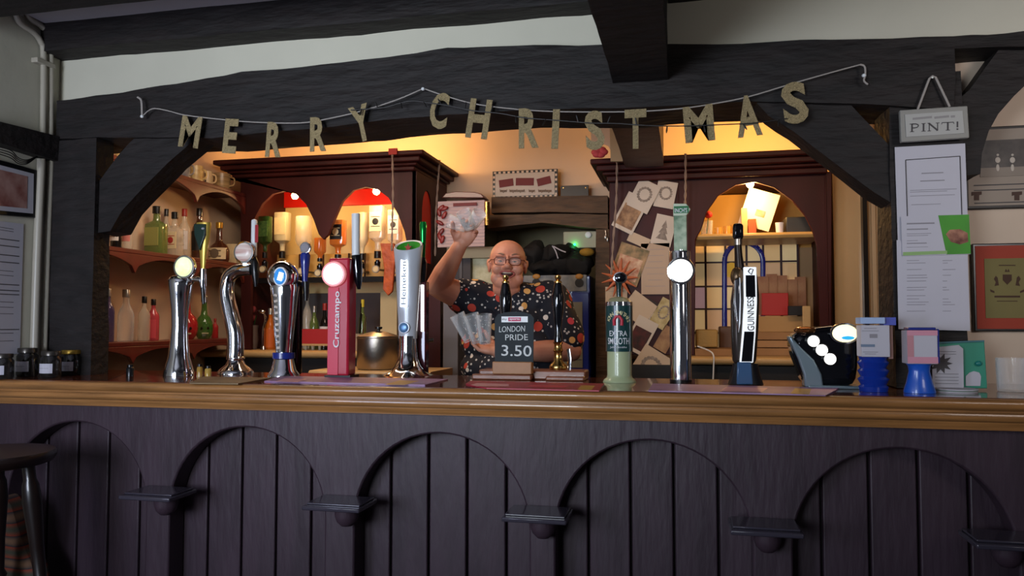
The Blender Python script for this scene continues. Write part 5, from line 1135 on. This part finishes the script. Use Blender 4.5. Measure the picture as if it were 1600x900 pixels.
for yy, x0_, x1_, th in ((349, 1417, 1460, .006), (358, 1417, 1450, .005), (365, 1417, 1455, .002), (368, 1417, 1450, .002), (376, 1417, 1434, .002), (380, 1417, 1448, .004), (386, 1417, 1450, .0015)):
    A, Bq = U(x0_, yy, YN-.0092), U(x1_, yy, YN-.0092); g.obox((A+Bq)/2, ((Bq-A).length, .0008, th*.7))
mk('printed_lines', g, M_grey_ink, o)
mk('green_foot_band', G().pprism([(1411, 394), (1480, 391.5), (1480, 396.5), (1411, 399.5)], YN-.0092, .0006), mat('pale_green_print', '86a86a', .6), o)
# hanging sign
Ys = .17
t = thing('hanging_sign', 'small grey framed hanging sign reading PINT on the right post', 'sign', U(1460, 194, Ys))
mk('sign_frame', G().pprism([(1406, 172), (1512, 165), (1515, 215), (1408, 222)], Ys, .018), mat('grey_wash_frame', '8d8a84', .7), t, bevel=.003)
mk('sign_face', G().pprism([(1414, 179), (1504, 173), (1507, 208), (1416, 214)], Ys-.003, .004), mat('sign_white', 'a8a6a2', .8), t)
s = PS(1460, Ys)
def stroke(pts, w, nm='lettering'):
    g = G(); q = [U(a, b, Ys-.0036) for a, b in pts]
    for i in range(len(q)-1):
        d = q[i+1]-q[i]; a = math.atan2(d.z, d.x); g.obox((q[i]+q[i+1])/2, (d.length+w*s*.2, .0012, w*s), Matrix.Rotation(-a, 3, 'Y'))
    return g
def letter(strokes):
    g = G()
    for pts, w in strokes: k = stroke(pts, w); g.add(k.v, k.f)
    mk('lettering', g, M_ink, t)
yb_ = lambda x: 206-(x-1421)*.045
def glyph(x, segs): letter([([(x+u, yb_(x+u)-v) for u, v in pts], w) for pts, w in segs])
ser = lambda u, v, l=3.2: ([(u-l, v), (u+l, v)], .9)
glyph(1425, [([(0, 0), (0, 12)], 2.4), ser(0, 0), ([(-3.5, 12), (3, 12)], .9), ([(0, 12), (6, 12), (9.5, 10.5), (10, 8.5), (8, 6.5), (4, 5.8), (0, 5.8)], 1.5)])
glyph(1443, [([(0, 0), (0, 12)], 2.4), ser(0, 0), ser(0, 12)])
glyph(1452, [([(0, 0), (0, 12)], 1.2), ser(0, 0, 2.6), ([(-2.5, 12), (1, 12)], .9), ([(-.5, 12), (13, .3)], 2.4), ([(13, 0), (13, 12)], 1.2), ser(13, 12, 2.8)])
glyph(1481, [([(0, 0), (0, 12)], 2.4), ser(0, 0), ([(-9, 12), (9, 12)], 1.2), ([(-9, 12), (-9.5, 9.5)], .8), ([(9, 12), (9.5, 9.5)], .8)])
glyph(1496, [([(0, 4), (0, 12.5)], 2.2), ([(0, 0), (0, 1.8)], 2.4)])
for u0, u1 in ((1427, 1455), (1461, 1482), (1486, 1492)): mk('faint_word', G().obox((U(u0, 185-(u0-1427)*.05, Ys-.0035)+U(u1, 185-(u1-1427)*.05, Ys-.0035))/2, ((u1-u0)*s, .0008, 3.4*s), Matrix.Rotation(-.05, 3, 'Y')), mat('faint_grey', '8c8887', .8), t)
mk('cord', G().tube([U(1434, 171, Ys+.006), U(1452, 123, Ys+.006), U(1457, 119, Ys+.006), U(1462, 121, Ys+.006), U(1484, 167, Ys+.006)], .0035, 8), M_cord, t)
mk('nail', G().cyl(U(1457, 121, Ys+.0), U(1457, 121, .21), .003, n=8), K_silver, t)
# framed pictures on the right wall
def frame(corners, inset, lab, fm, mm, Y=.48):
    A, Bq = U(*corners[0], Y), U(*corners[1], Y)
    o = thing('picture_frame', lab, 'picture', ((A.x+Bq.x)/2, Y, Bq.z)); mk('frame', G().box(A.x, Bq.x, Y, Y+.018, Bq.z, A.z), fm, o, bevel=.003)
    i = inset; mk('mount', G().box(A.x+i, Bq.x-i, Y-.002, Y+.01, Bq.z+i, A.z-i), mm, o); return o, A, Bq, Y
o, A, Bq, Y = frame([(1519, 381), (1668, 518)], .008, 'framed crest print with a red mount on the right wall', M_black, mat('brick_red_mount', 'a03a26', .7))
mk('print', G().box(U(1537, 400, Y).x, U(1650, 400, Y).x, Y-.004, Y-.001, Z(1560, 497, Y), Z(1560, 404, Y)), mat('olive_tan_paper', '7f7448', .8, var=.08), o)
g = G()
sh_ = lambda c: g.prism([(U(a, b, Y).x, U(a, b, Y).z) for a, b in c], Y-.0046, Y-.0041)
sh_([(1566, 429), (1580, 429), (1580, 438), (1573, 445), (1566, 438)]); sh_([(1569, 425), (1571, 420), (1573, 424), (1575, 420), (1577, 425)])
for sx in (-1, 1):
    sh_([(1573+sx*a, b) for a, b in ((13, 446), (15, 434), (18, 431), (21, 436), (18, 441), (20, 447))]); sh_([(1573+sx*a, b) for a, b in ((20, 455), (27, 452), (26, 456), (20, 458))])
sh_([(1553, 462), (1593, 462), (1593, 465), (1553, 465)]); sh_([(1560, 414), (1586, 414), (1586, 415.5), (1560, 415.5)]); sh_([(1557, 470), (1589, 470), (1589, 471.2), (1557, 471.2)])
mk('printed_crest', g, mat('crest_ink', '4a3326', .8), o)
o, A, Bq, Y = frame([(1505, 200), (1690, 322)], .01, 'framed black and white sports photograph high on the right wall', mat('grey_black_frame', '2a2523', .5), mat('pale_grey_mount', '9a8c80', .7))
ph = mk('photo', G().box(U(1530, 250, Y).x, U(1680, 250, Y).x, Y-.004, Y-.001, Z(1560, 276, Y), Z(1560, 219, Y)), mat('dark_crowd_photo', '2e2624', .5, color2='4f4642', scale=26), o)
mk('pitch', G().box(U(1530, 250, Y).x, U(1680, 250, Y).x, Y-.005, Y-.0035, Z(1560, 276, Y), Z(1560, 262, Y)), mat('grey_pitch_photo', '8a7d72', .6, var=.1), ph)
for px in (1559, 1582, 1640): 
    g = G().ell(U(px, 250, Y-.0055), (.008, .001, .010), 10, 6).ell(U(px, 262, Y-.0055), (.005, .001, .012), 10, 6).ell(U(px, 242, Y-.0055), (.004, .001, .004), 10, 6)
    mk('photo_player', g, mat('photo_white', 'c0b5aa', .7), ph)
for y_ in (288, 296, 316): mk('rule_line', G().box(U(1520, 250, Y).x, U(1680, 250, Y).x, Y-.0035, Y-.002, Z(1560, y_+1.5, Y), Z(1560, y_, Y)), M_ink, o)
for px in (1525, 1588): mk('shirt_emblem', G().pprism([(px-7, 300), (px+9, 299), (px+9, 304), (px+5, 305), (px+5, 313), (px-3, 313), (px-3, 305), (px-7, 306)], Y-.0035, .001), mat('sepia_print', '4a332a', .7), o)
# ================= GARLAND =================
YG = .165
def gold(ch, px, y0, y1, w, ang, lab):
    cx, cy = px, (y0+y1)/2; s = PS(px, YG); p = U(cx, cy, YG)
    g = text_g(ch, w*s, (y1-y0)*s, depth=.0025, bold=.036)
    R = Matrix.Rotation(-math.radians(ang), 4, 'Y'); g.xf(Matrix.Translation(p)@R)
    return single('gold_letter', g, M_glitter, lab, 'letter', 'gold glitter letters of the garland')
for a in [('M', 297, 181, 231, 36, -9, 'gold glitter letter M, first of the garland, nearest the left post'), ('E', 360, 185, 240, 24, -6, 'gold glitter letter E, second of the garland'),
          ('R', 428, 190, 246, 27, -4, 'first gold glitter letter R, between the letter E and the second R'), ('R', 497, 182, 237, 28, 0, 'second gold glitter letter R, just before the Y'),
          ('Y', 564, 163, 222, 33, 13, 'gold glitter letter Y, slanted, above the left cabinet'), ('C', 686, 144, 202, 30, -8, 'gold glitter letter C hanging at the peak of the string'),
          ('H', 748, 154, 217, 36, -9, 'gold glitter letter H, right of the C'), ('R', 826, 168, 232, 32, 0, 'third gold glitter letter R, between H and I'),
          ('I', 868, 170, 233, 11, -3, 'gold glitter letter I above the checkered sign'), ('S', 929, 172, 235, 30, 4, 'first gold glitter letter S, before the T'),
          ('T', 993, 170, 233, 34, 0, 'gold glitter letter T in front of the brown beam'), ('M', 1092, 164, 222, 46, 4, 'second gold glitter letter M, over the right cabinet'),
          ('A', 1169, 148, 214, 38, 5, 'gold glitter letter A, second last of the garland'), ('S', 1242, 127, 194, 38, 6, 'last gold glitter letter S, nearest the right hook')]:
    gold(*a)
t = thing('garland_string', 'pale string of the letter garland running from hook to hook', 'string', U(222, 182, YG))
def cordpart(pix, r=.0022, Y=YG+.004, name='string', m=M_cord): return mk(name, G().tube(smooth_path([U(a, b, Y) for a, b in pix], 5), r, 6), m, t)
cordpart([(222, 182), (238, 170), (262, 173), (290, 180), (350, 187), (400, 191), (470, 192), (520, 184), (570, 172), (620, 156), (660, 139), (664, 139), (690, 148), (740, 162), (800, 170), (860, 174), (930, 175), (1000, 174), (1060, 170), (1110, 163), (1170, 151), (1240, 130), (1300, 113), (1344, 101)])
cordpart([(1344, 101), (1351, 104), (1352, 117), (1350, 126), (1356, 132)], .003)
cordpart([(215, 152), (221, 158), (222, 182)], .004)
for q in ((222, 182), (1350, 118), (661, 139)): mk('pin', G().ell(U(*q, YG), (.007, .007, .006), 10, 6), M_white, t)
# fairy lights
t = thing('fairy_lights', 'dark wire of unlit fairy lights looping below the big beam', 'fairy lights', U(560, 175, .18))
pix = [(548, 172), (575, 170), (600, 168), (640, 158), (672, 161), (700, 165), (740, 173), (780, 177), (820, 184), (870, 188), (920, 192), (964, 193), (1010, 196), (1060, 197), (1120, 195), (1180, 192), (1230, 185)]
L = smooth_path([U(a, b, .155) for a, b in pix], 6); mk('wire', G().tube(L, .0018, 6), M_wire, t)
for i in range(4, len(L)-2, 6):
    p = L[i]; d = Vector((random.uniform(-.5, .5), -.2, random.choice((-1, 1))*random.uniform(.6, 1))).normalized()
    mk('light_bulb', G().tube([p, p+d*.016, p+d*.024], [.002, .003, .0015], 6), M_wire if i % 12 else mat('clear_bulb', 'c0a888', .2), t)
# ================= BAR STOOL =================
p = UX(-14, 705, -1.62); zs_ = .90
d = ray(-14, 706); tt = (zs_-CAM.z)/d.z; P = CAM+d*tt
M_stool = mat('dark_stool_wood', '1a100e', .35, var=.2, coat=.3)
t = thing('bar_stool', 'dark wooden round-topped bar stool with turned splayed legs at the left edge', 'stool', (P.x, P.y, 0))
r = .178
mk('seat', G().lathe((P.x, P.y, zs_), [(0, -.04), (r*.85, -.04), (r*.95, -.034), (r, -.018), (r, -.008), (r*.97, 0), (0, 0)], 48), M_stool, t, ang=50)
for k in range(4):
    an = math.radians(35+90*k); dx, dy = math.cos(an), math.sin(an); top_ = Vector((P.x+dx*.10, P.y+dy*.10, zs_-.041)); ft = Vector((P.x+dx*.2, P.y+dy*.2, 0))
    tp = [top_.lerp(ft, u) for u in (0, .06, .08, .14, .3, .42, .44, .47, .6, .85, .9, 1)]
    mk('leg', G().tube(tp, [.018, .018, .024, .028, .020, .018, .026, .018, .027, .017, .02, .014], 16), M_stool, t)
for k in range(4):
    a1, a2 = math.radians(35+90*k), math.radians(125+90*k); z_ = .3+.06*(k % 2); q = .1+.1*(1-z_/.885)
    mk('stretcher', G().cyl((P.x+math.cos(a1)*q, P.y+math.sin(a1)*q, z_), (P.x+math.cos(a2)*q, P.y+math.sin(a2)*q, z_), .012, n=12), M_stool, t)
Pc = Vector((-2.36, -.2, 0))
m = mat('plaid_fabric', '6a3028', .9)
nt = m.node_tree; b = nt.nodes['Principled BSDF']; tc = nt.nodes.new('ShaderNodeTexCoord'); wv = nt.nodes.new('ShaderNodeTexWave'); wv.bands_direction = 'Z'; wv.inputs['Scale'].default_value = 4.2; wv.inputs['Distortion'].default_value = 1.2
rp = nt.nodes.new('ShaderNodeValToRGB'); rp.color_ramp.elements[0].color = (*lin('46463a'), 1); rp.color_ramp.elements[1].color = (*lin('7a5a44'), 1)
e = rp.color_ramp.elements.new(.45); e.color = (*lin('8c3b26'), 1); e = rp.color_ramp.elements.new(.6); e.color = (*lin('2d2f34'), 1)
nt.links.new(tc.outputs['Object'], wv.inputs[0]); nt.links.new(wv.outputs['Fac'], rp.inputs[0]); nt.links.new(rp.outputs[0], b.inputs['Base Color'])
t = thing('fabric_armchair', 'striped red and grey fabric chair back in the bottom left corner', 'armchair', (Pc.x, Pc.y, 0))
pts = [(-11, 776), (0, 779), (10, 792), (20, 825), (32, 860), (46, 895), (52, 930), (-11, 930)]
mk('backrest', G().pprism(pts, -.13, .09), m, t, bevel=.02)
q0, q1 = U(-11, 930, -.13), U(36, 930, -.13)
mk('seat', G().box(-2.44, -2.30, -.55, -.135, .34, .47), m, t, bevel=.03)
for sx in (-2.42, -2.32):
    for sy in (-.52, -.09): mk('leg', G().box(sx-.015, sx+.015, sy-.015, sy+.015, 0, .36 if sy < -.3 else .70), M_stool, t)
# ================= BARTENDER =================
def remesh(name, g, m, parent, voxel, smooth=4, post=None, factor=.5):
    me = bpy.data.meshes.new('tmp'); me.from_pydata([tuple(v) for v in g.v], [], g.f)
    o = bpy.data.objects.new('tmp', me); COL.objects.link(o)
    r = o.modifiers.new('r', 'REMESH'); r.mode = 'VOXEL'; r.voxel_size = voxel; r.use_smooth_shade = True
    s = o.modifiers.new('s', 'SMOOTH'); s.iterations = smooth; s.factor = factor
    bpy.context.view_layer.update()
    ev = o.evaluated_get(bpy.context.evaluated_depsgraph_get()); me2 = bpy.data.meshes.new_from_object(ev)
    bpy.data.objects.remove(o); bpy.data.meshes.remove(me)
    n = len(me2.vertices); co = np.empty(n*3); me2.vertices.foreach_get('co', co); co = co.reshape(-1, 3)
    if post: co = post(co)
    off = Vector(parent['_o']) if parent is not None and '_o' in parent else Vector((0, 0, 0))
    co = co-np.array(off); me2.vertices.foreach_set('co', co.ravel()); me2.update()
    me2.shade_smooth(); me2.materials.clear(); me2.materials.append(m); me2.name = name
    o = bpy.data.objects.new(name, me2); COL.objects.link(o); o.parent = parent; o['_o'] = tuple(off); return o
def limb(g, pts, rs, n=18):
    P = smooth_path(pts, 5); m = len(P); R = []
    for i in range(m):
        u = i/(m-1)*(len(rs)-1); k = min(int(u), len(rs)-2); R.append(rs[k]+(rs[k+1]-rs[k])*(u-k))
    g.tube(P, R, n); g.ell(P[0], R[0], 14, 8); g.ell(P[-1], R[-1], 14, 8)
per = thing('person', 'smiling bald man in glasses and a dark festive print shirt, waving behind the bar', 'person', (U(800, 500, 1.1).x, 1.1, 0))
H = U(793, 413, .98)                      # head centre
fy = math.atan2(H.x-CAM.x, -(H.y-CAM.y))  # yaw that turns the face to the viewer
HM = Matrix.Translation(H) @ Matrix.Rotation(math.atan2(H.x, H.y-CAM.y)*-1, 4, 'Z') @ Matrix.Rotation(math.radians(2), 4, 'Y') @ Matrix.Rotation(math.radians(-4), 4, 'X')
hb = G()
hb.ell((0, .015, .030), (.080, .095, .080), 28, 18); hb.ell((0, -.012, -.03), (.070, .075, .080), 28, 18)
hb.ell((0, -.052, -.088), (.038, .030, .026), 20, 12); hb.ell((0, -.03, -.085), (.060, .05, .04), 20, 12)
for sx in (-1, 1):
    hb.ell((sx*.040, -.060, -.030), (.027, .025, .026), 18, 12); hb.ell((sx*.030, -.072, .026), (.027, .014, .009), 16, 8)
    hb.ell((sx*.012, -.090, -.028), (.010, .010, .009), 12, 8); hb.ell((sx*.080, .012, -.008), (.009, .020, .032), 14, 10)
    hb.ell((sx*.088, .018, .006), (.006, .014, .018), 12, 8); hb.ell((sx*.045, -.03, -.068), (.028, .035, .03), 16, 10)
hb.ell((0, -.082, .002), (.009, .014, .026), 14, 10); hb.ell((0, -.099, -.022), (.016, .016, .013), 16, 10)
hb.ell((0, -.078, -.040), (.024, .012, .008), 16, 8); hb.ell((0, -.072, -.077), (.024, .014, .009), 16, 8)
hb.ell((0, -.005, -.115), (.062, .055, .040), 20, 12)
hb.tube([(0, .02, -.08), (0, .035, -.15), (0, .045, -.22)], [.062, .064, .085], 22)
hb.xf(HM); body = G(); body.add(hb.v, hb.f)
neck = HM@Vector((0, .04, -.16))
SR, SL = U(735, 468, 1.02), U(862, 470, 1.06)
ER, WR = U(683, 447, .90), U(718, 385, .82)
EL, WL = U(892, 548, .98), U(780, 550, .74)
limb(body, [SR, SR.lerp(ER, .5), ER], [.070, .062, .050]); limb(body, [ER, ER.lerp(WR, .35), WR.lerp(ER, .15), WR], [.050, .050, .034, .031])
limb(body, [SL, SL.lerp(EL, .5), EL], [.066, .058, .048]); limb(body, [EL, EL.lerp(WL, .35), WL.lerp(EL, .15), WL], [.047, .048, .034, .030])
limb(body, [neck+Vector((0, .02, -.06)), SR], [.08, .07]); limb(body, [neck+Vector((0, .02, -.06)), SL], [.08, .07])
def hand(g, W_, fwd, palm_n, side, curls, spread=.0225, L=.095):
    fwd = fwd.normalized(); palm_n = (palm_n-fwd*palm_n.dot(fwd)).normalized(); sd = fwd.cross(palm_n)*side   # sd points to the thumb side
    c = W_+fwd*.05
    Rm = Matrix((sd, fwd, palm_n)).transposed()
    g.ell(c, (.041, .050, .019), 18, 12, Rm); g.ell(W_+fwd*.018, (.031, .035, .022), 16, 10, Rm); g.ell(W_+fwd*.035+sd*.025+palm_n*.010, (.018, .032, .016), 14, 10, Rm)
    lens = (.066, .076, .071, .056)
    for k in range(4):
        off = (1.5-k)*spread; base = W_+fwd*(.088-.006*abs(k-1.3))+sd*off; d = (fwd+sd*(1.5-k)*.09).normalized(); ax = d.cross(palm_n)
        p = base-d*.02; pts = [p, base]; a = 0
        for j, f in enumerate((.46, .30, .24)):
            a += curls[k]*(.9, 1.15, .8)[j]; dd = d*math.cos(a)+palm_n*math.sin(a); pts.append(pts[-1]+dd*lens[k]*f)
        g.tube(pts, [.0095, .0092, .0085, .0078, .0066], 12); g.ell(pts[-1], .0067, 10, 8)
        for q in pts[1:-1]: g.ell(q, .0092, 10, 8)
    tb = W_+fwd*.022+sd*.028+palm_n*.010; d1 = (sd*.75+fwd*.6+palm_n*.35).normalized(); d2 = (sd*.15+fwd*.8+palm_n*.6).normalized()
    pts = [tb, tb+d1*.036, tb+d1*.036+d2*.032, tb+d1*.036+d2*.032+(d2+palm_n*.4).normalized()*.024]
    g.tube(pts, [.014, .012, .0105, .008], 12); g.ell(pts[-1], .008, 10, 8); g.ell(pts[1], .012, 10, 8)
    return c
# raised right hand, fingers up and curled forward round glasses held overhead
fR = (U(738, 352, .80)-WR).normalized()
hand(body, WR, fR, Vector((.25, -.9, .35)), -1, (.55, .6, .6, .65))
# lower left hand, pointing to the left and up, curled round glasses
fL = Vector((-.97, -.10, .20)).normalized()
hand(body, WL, fL, Vector((.1, -.15, 1)), 1, (.42, .5, .55, .6))
HMi = HM.inverted(); A4 = np.array(HMi); B4 = np.array(HM)
def face(co):
    h = np.c_[co, np.ones(len(co))]@A4.T; x, y, z = h[:, 0], h[:, 1], h[:, 2]; front = (y < -.02)&(np.abs(x) < .09)&(np.abs(z) < .14)
    def g_(cx, cz, rx, rz): return np.exp(-(((x-cx)/rx)**2+((z-cz)/rz)**2))*front
    d = np.zeros(len(co))
    for sx in (-1, 1):
        d += .010*g_(sx*.031, .004, .019, .011)              # sockets
        d += .005*g_(sx*.034, -.055, .012, .016)*1           # smile hollows
        d += .004*g_(sx*.020, -.042, .006, .016)             # nasolabial fold
        d -= .003*g_(sx*.031, -.012, .017, .004)
    d += .018*g_(0, -.054, .027, .011)                      # open mouth
    h[:, 1] = y+d
    return (h@B4.T)[:, :3]
remesh('body', body, M_skin, per, .0034, 5, face)
# mouth, teeth, eyes, glasses, hair
def hp(g): return g.xf(HM)
mk('mouth', hp(G().ell((0, -.066, -.0545), (.028, .011, .0125), 22, 12)), mat('mouth_dark', '3a100f', .5), per)
mk('teeth', hp(G().ell((0, -.0745, -.0475), (.021, .005, .0042), 18, 8)), mat('teeth_ivory', 'cbb9a0', .35), per)
L = [(.031*math.cos(t), -.0835+.014*abs(math.cos(t))**2, -.0545+.0140*math.sin(t)-.004*(1-abs(math.cos(t)))+.005*abs(math.cos(t))**2) for t in [2*math.pi*k/24 for k in range(25)]]
mk('lips', hp(G().tube(L, .0036, 8, False)), mat('lip_pink', 'a0524a', .5), per)
for sx in (-1, 1):
    e = mk('eye', hp(G().ell((sx*.031, -.0665, .002), (.0115, .0090, .0048), 16, 10)), mat('eye_white', 'a3948a', .25), per)
    mk('iris', hp(G().ell((sx*.031, -.0745, .002), (.0048, .0026, .0046), 12, 8)), mat('iris_dark', '2a2420', .2), e)
    mk('eyelid', hp(G().tube([(sx*.031+.0135*math.cos(t), -.0700-.004*math.sin(t), .002+.0060*math.sin(t)) for t in [math.pi*k/10 for k in range(11)]], .0036, 8)), M_skin, per)
    mk('eyelid', hp(G().tube([(sx*.031+.0135*math.cos(t), -.0700-.003*math.sin(t), .000-.0048*math.sin(t)) for t in [math.pi*k/10 for k in range(11)]], .0036, 8)), M_skin, per)
    mk('eyebrow', hp(G().tube([(sx*(.016+.030*u), -.086+.012*u*u, .029+.006*math.sin(u*2.6)) for u in [k/8 for k in range(9)]], [.0022, .003, .003, .003, .003, .0028, .0025, .002, .001], 8)), mat('grey_brow', '8a6a58', .9), per)
gl_ = thing('spectacles', '', '', H) if False else None
g = G()
for sx in (-1, 1):
    pts = []
    for k in range(33):
        t_ = 2*math.pi*k/32; q = (abs(math.cos(t_))**4+abs(math.sin(t_))**4)**(-1/4); pts.append((sx*.0325+.0245*q*math.cos(t_), -.093+.004*abs(sx*.0325+.0245*q*math.cos(t_))/.05, .000+.0165*q*math.sin(t_)))
    g.tube(pts, .0018, 8, False)
    g.tube([(sx*.057, -.089, .006), (sx*.072, -.075, .008), (sx*.084, .0, .008), (sx*.084, .012, .004)], .0017, 8)
g.tube(smooth_path([(-.009, -.093, .004), (0, -.096, .007), (.009, -.093, .004)], 4), .0017, 8)
o = mk('glasses_frame', hp(g), mat('brown_frame', '5a2a1c', .3), per)
for sx in (-1, 1): mk('glasses_lens', hp(G().ell((sx*.0325, -.0925, 0), (.024, .0006, .016), 20, 6)), M_lens, o)
hg = G()
random.seed(5)
for sx in (-1, 1):
    for k in range(40):
        a = random.uniform(-.2, 1.6); z_ = random.uniform(-.03, .045); x_ = sx*.081*math.cos(a*.5); y_ = .02+.075*math.sin(a)
        rr = Vector((x_*1.0, y_, z_)); hg.tube([rr, rr+Vector((sx*.003, .005, -.006))], [.002, .001], 5)
mk('cropped_hair', hp(hg), mat('grey_stubble', '9a8a7c', .9), per)['kind'] = 'stuff'
# shirt
sh = G()
limb(sh, [neck+Vector((0, .02, -.045)), SR+Vector((.02, 0, 0))], [.085, .095]); limb(sh, [neck+Vector((0, .02, -.045)), SL+Vector((-.02, 0, 0))], [.085, .095])
cx = (SR.x+SL.x)/2+.005
for z_, rx, ry, dy in ((1.38, .215, .13, .0), (1.30, .225, .15, -.01), (1.20, .235, .17, -.02), (1.10, .24, .18, -.03), (1.0, .235, .18, -.02), (.92, .22, .17, -.01)):
    sh.ell((cx, 1.06+dy, z_), (rx, ry, .11), 28, 14)
limb(sh, [SR, SR.lerp(ER, .24)], [.088, .082]); limb(sh, [SL, SL.lerp(EL, .45), SL.lerp(EL, .80)], [.088, .084, .078])
def folds(co):
    from mathutils import noise
    z = co[:, 2]; a = np.arctan2(co[:, 1]-1.05, co[:, 0]-cx); w = .0045*np.sin(a*9+z*22)+.003*np.sin(a*17-z*41)
    r = np.c_[co[:, 0]-cx, co[:, 1]-1.05]; n = np.linalg.norm(r, axis=1)+1e-6; co[:, 0] += r[:, 0]/n*w; co[:, 1] += r[:, 1]/n*w; return co
m = mat('festive_shirt_cloth', '0b0d1a', .8)
nt = m.node_tree; N = nt.nodes; Lk = nt.links; b = N['Principled BSDF']; tc = N.new('ShaderNodeTexCoord')
def vor(scale, thr, col, prev, off=0):
    mp = N.new('ShaderNodeMapping'); mp.inputs['Location'].default_value = (off, off*.7, off*1.3); Lk.new(tc.outputs['Object'], mp.inputs[0])
    v = N.new('ShaderNodeTexVoronoi'); v.inputs['Scale'].default_value = scale; Lk.new(mp.outputs[0], v.inputs['Vector'])
    r = N.new('ShaderNodeMath'); r.operation = 'LESS_THAN'; r.inputs[1].default_value = thr; Lk.new(v.outputs['Distance'], r.inputs[0])
    mx = N.new('ShaderNodeMix'); mx.data_type = 'RGBA'; Lk.new(r.outputs[0], mx.inputs['Factor']); mx.inputs[7].default_value = (*lin(col), 1)
    if prev is None: mx.inputs[6].default_value = (*lin('0b0d1a'), 1)
    else: Lk.new(prev, mx.inputs[6])
    return mx.outputs[2]
c = vor(48, .24, 'b8b0a8', None); c = vor(11, .24, 'b03a2a', c, 1.0); c = vor(11, .17, 'd8a05a', c, 1.06); c = vor(11, .13, 'd8c8b8', c, .97); c = vor(8, .13, 'c23a44', c, 3.3)
Lk.new(c, b.inputs['Base Color'])
remesh('shirt', sh, m, per, .008, 5, folds)
co_ = G(); q = neck
co_.tube(smooth_path([q+Vector((.085, .02, .005)), q+Vector((.075, -.05, -.03)), q+Vector((.02, -.095, -.085))], 5), [.012]*9+[.010, .006], 10)
co_.tube(smooth_path([q+Vector((-.085, .02, .005)), q+Vector((-.075, -.05, -.03)), q+Vector((-.02, -.095, -.085))], 5), [.012]*9+[.010, .006], 10)
mk('collar', co_, m, per)
tr = G()
for sx in (-1, 1): limb(tr, [(cx+sx*.11, 1.06, .92), (cx+sx*.12, 1.05, .5), (cx+sx*.13, 1.07, .08)], [.12, .09, .065])
remesh('trousers', tr, mat('dark_trousers', '15161c', .9), per, .014, 4)
for sx in (-1, 1): mk('shoe', G().ell((cx+sx*.13, 1.02, .045), (.05, .14, .045), 18, 10), M_gloss, per)
# glasses in the hands
gR = 'clear glasses in the raised hand'; gL = 'clear glasses gathered in the lower hand'
base = U(728, 352, .77)
for k, (px, py, Y, ax, lab) in enumerate([(716, 350, .76, (-.9, -.2, .3), 'clear glass tumbler in the raised hand, the left one'), (730, 345, .74, (-.3, -.6, .9), 'clear glass tumbler in the raised hand, the middle one'), (742, 344, .76, (.6, -.5, .6), 'clear glass tumbler in the raised hand, the right one')]):
    p = U(px, py, Y); a = Vector(ax).normalized(); tumbler(p-a*.035, .027, .08, 'tumbler', lab, a, flare=1.15)
for k, (px, py, Y, ax, lab) in enumerate([(724, 512, .66, (-.45, -.2, 1), 'clear pint glass in the lower hand, the outermost left one'), (741, 513, .66, (-.2, -.2, 1), 'clear pint glass in the lower hand, second from the left'), (757, 514, .66, (0, -.15, 1), 'clear pint glass in the lower hand, beside the chalkboard')]):
    p = U(px, py, Y); a = Vector(ax).normalized(); tumbler(p-a*.06, .024, .12, 'pint_glass', lab, a, flare=1.35)

GROUPS = dict(spirit_bottle='spirit bottles on the left wall shelves', skull_bottle='skull bottles on the lowest shelf', inverted_bottle='inverted bottles in the left cabinet', mug='mugs on the top shelf',
    beer_tap='beer taps along the counter', greeting_card='greeting cards pinned on the right cabinet', hand_pump='hand pumps behind the chalkboard', cardboard_box='flat boxes stacked in the right cabinet',
    tumbler='clear glass tumblers', pint_glass='pint glasses in the lower hand', wine_bottle='bottles on the back worktop', bar_mat='bar mats on the counter', ceiling_beam='ceiling beams', oak_brace='oak braces',
    oak_post='oak posts', wall_pipe='white pipes in the left corner', notice='notices on the right post', picture_frame='framed pictures', menu_folder='leaflets in the right cabinet', wall_shelf='shelves on the left wall',
    twisted_rope='cords hanging from the cabinets', collecting_pot='blue collecting pots', small_jar='small jars on the counter', timber_lintel='rough alcove timbers', cabinet_lamp='cabinet lamps', cross_beam='cross beams', display_cabinet='back-bar cabinets')
for o in list(COL.objects):
    st = o.name.split('.')[0]
    if o.parent is None and 'category' in o and 'group' not in o and st in GROUPS: o['group'] = GROUPS[st]
for o in COL.objects:
    if '_o' in o: del o['_o']
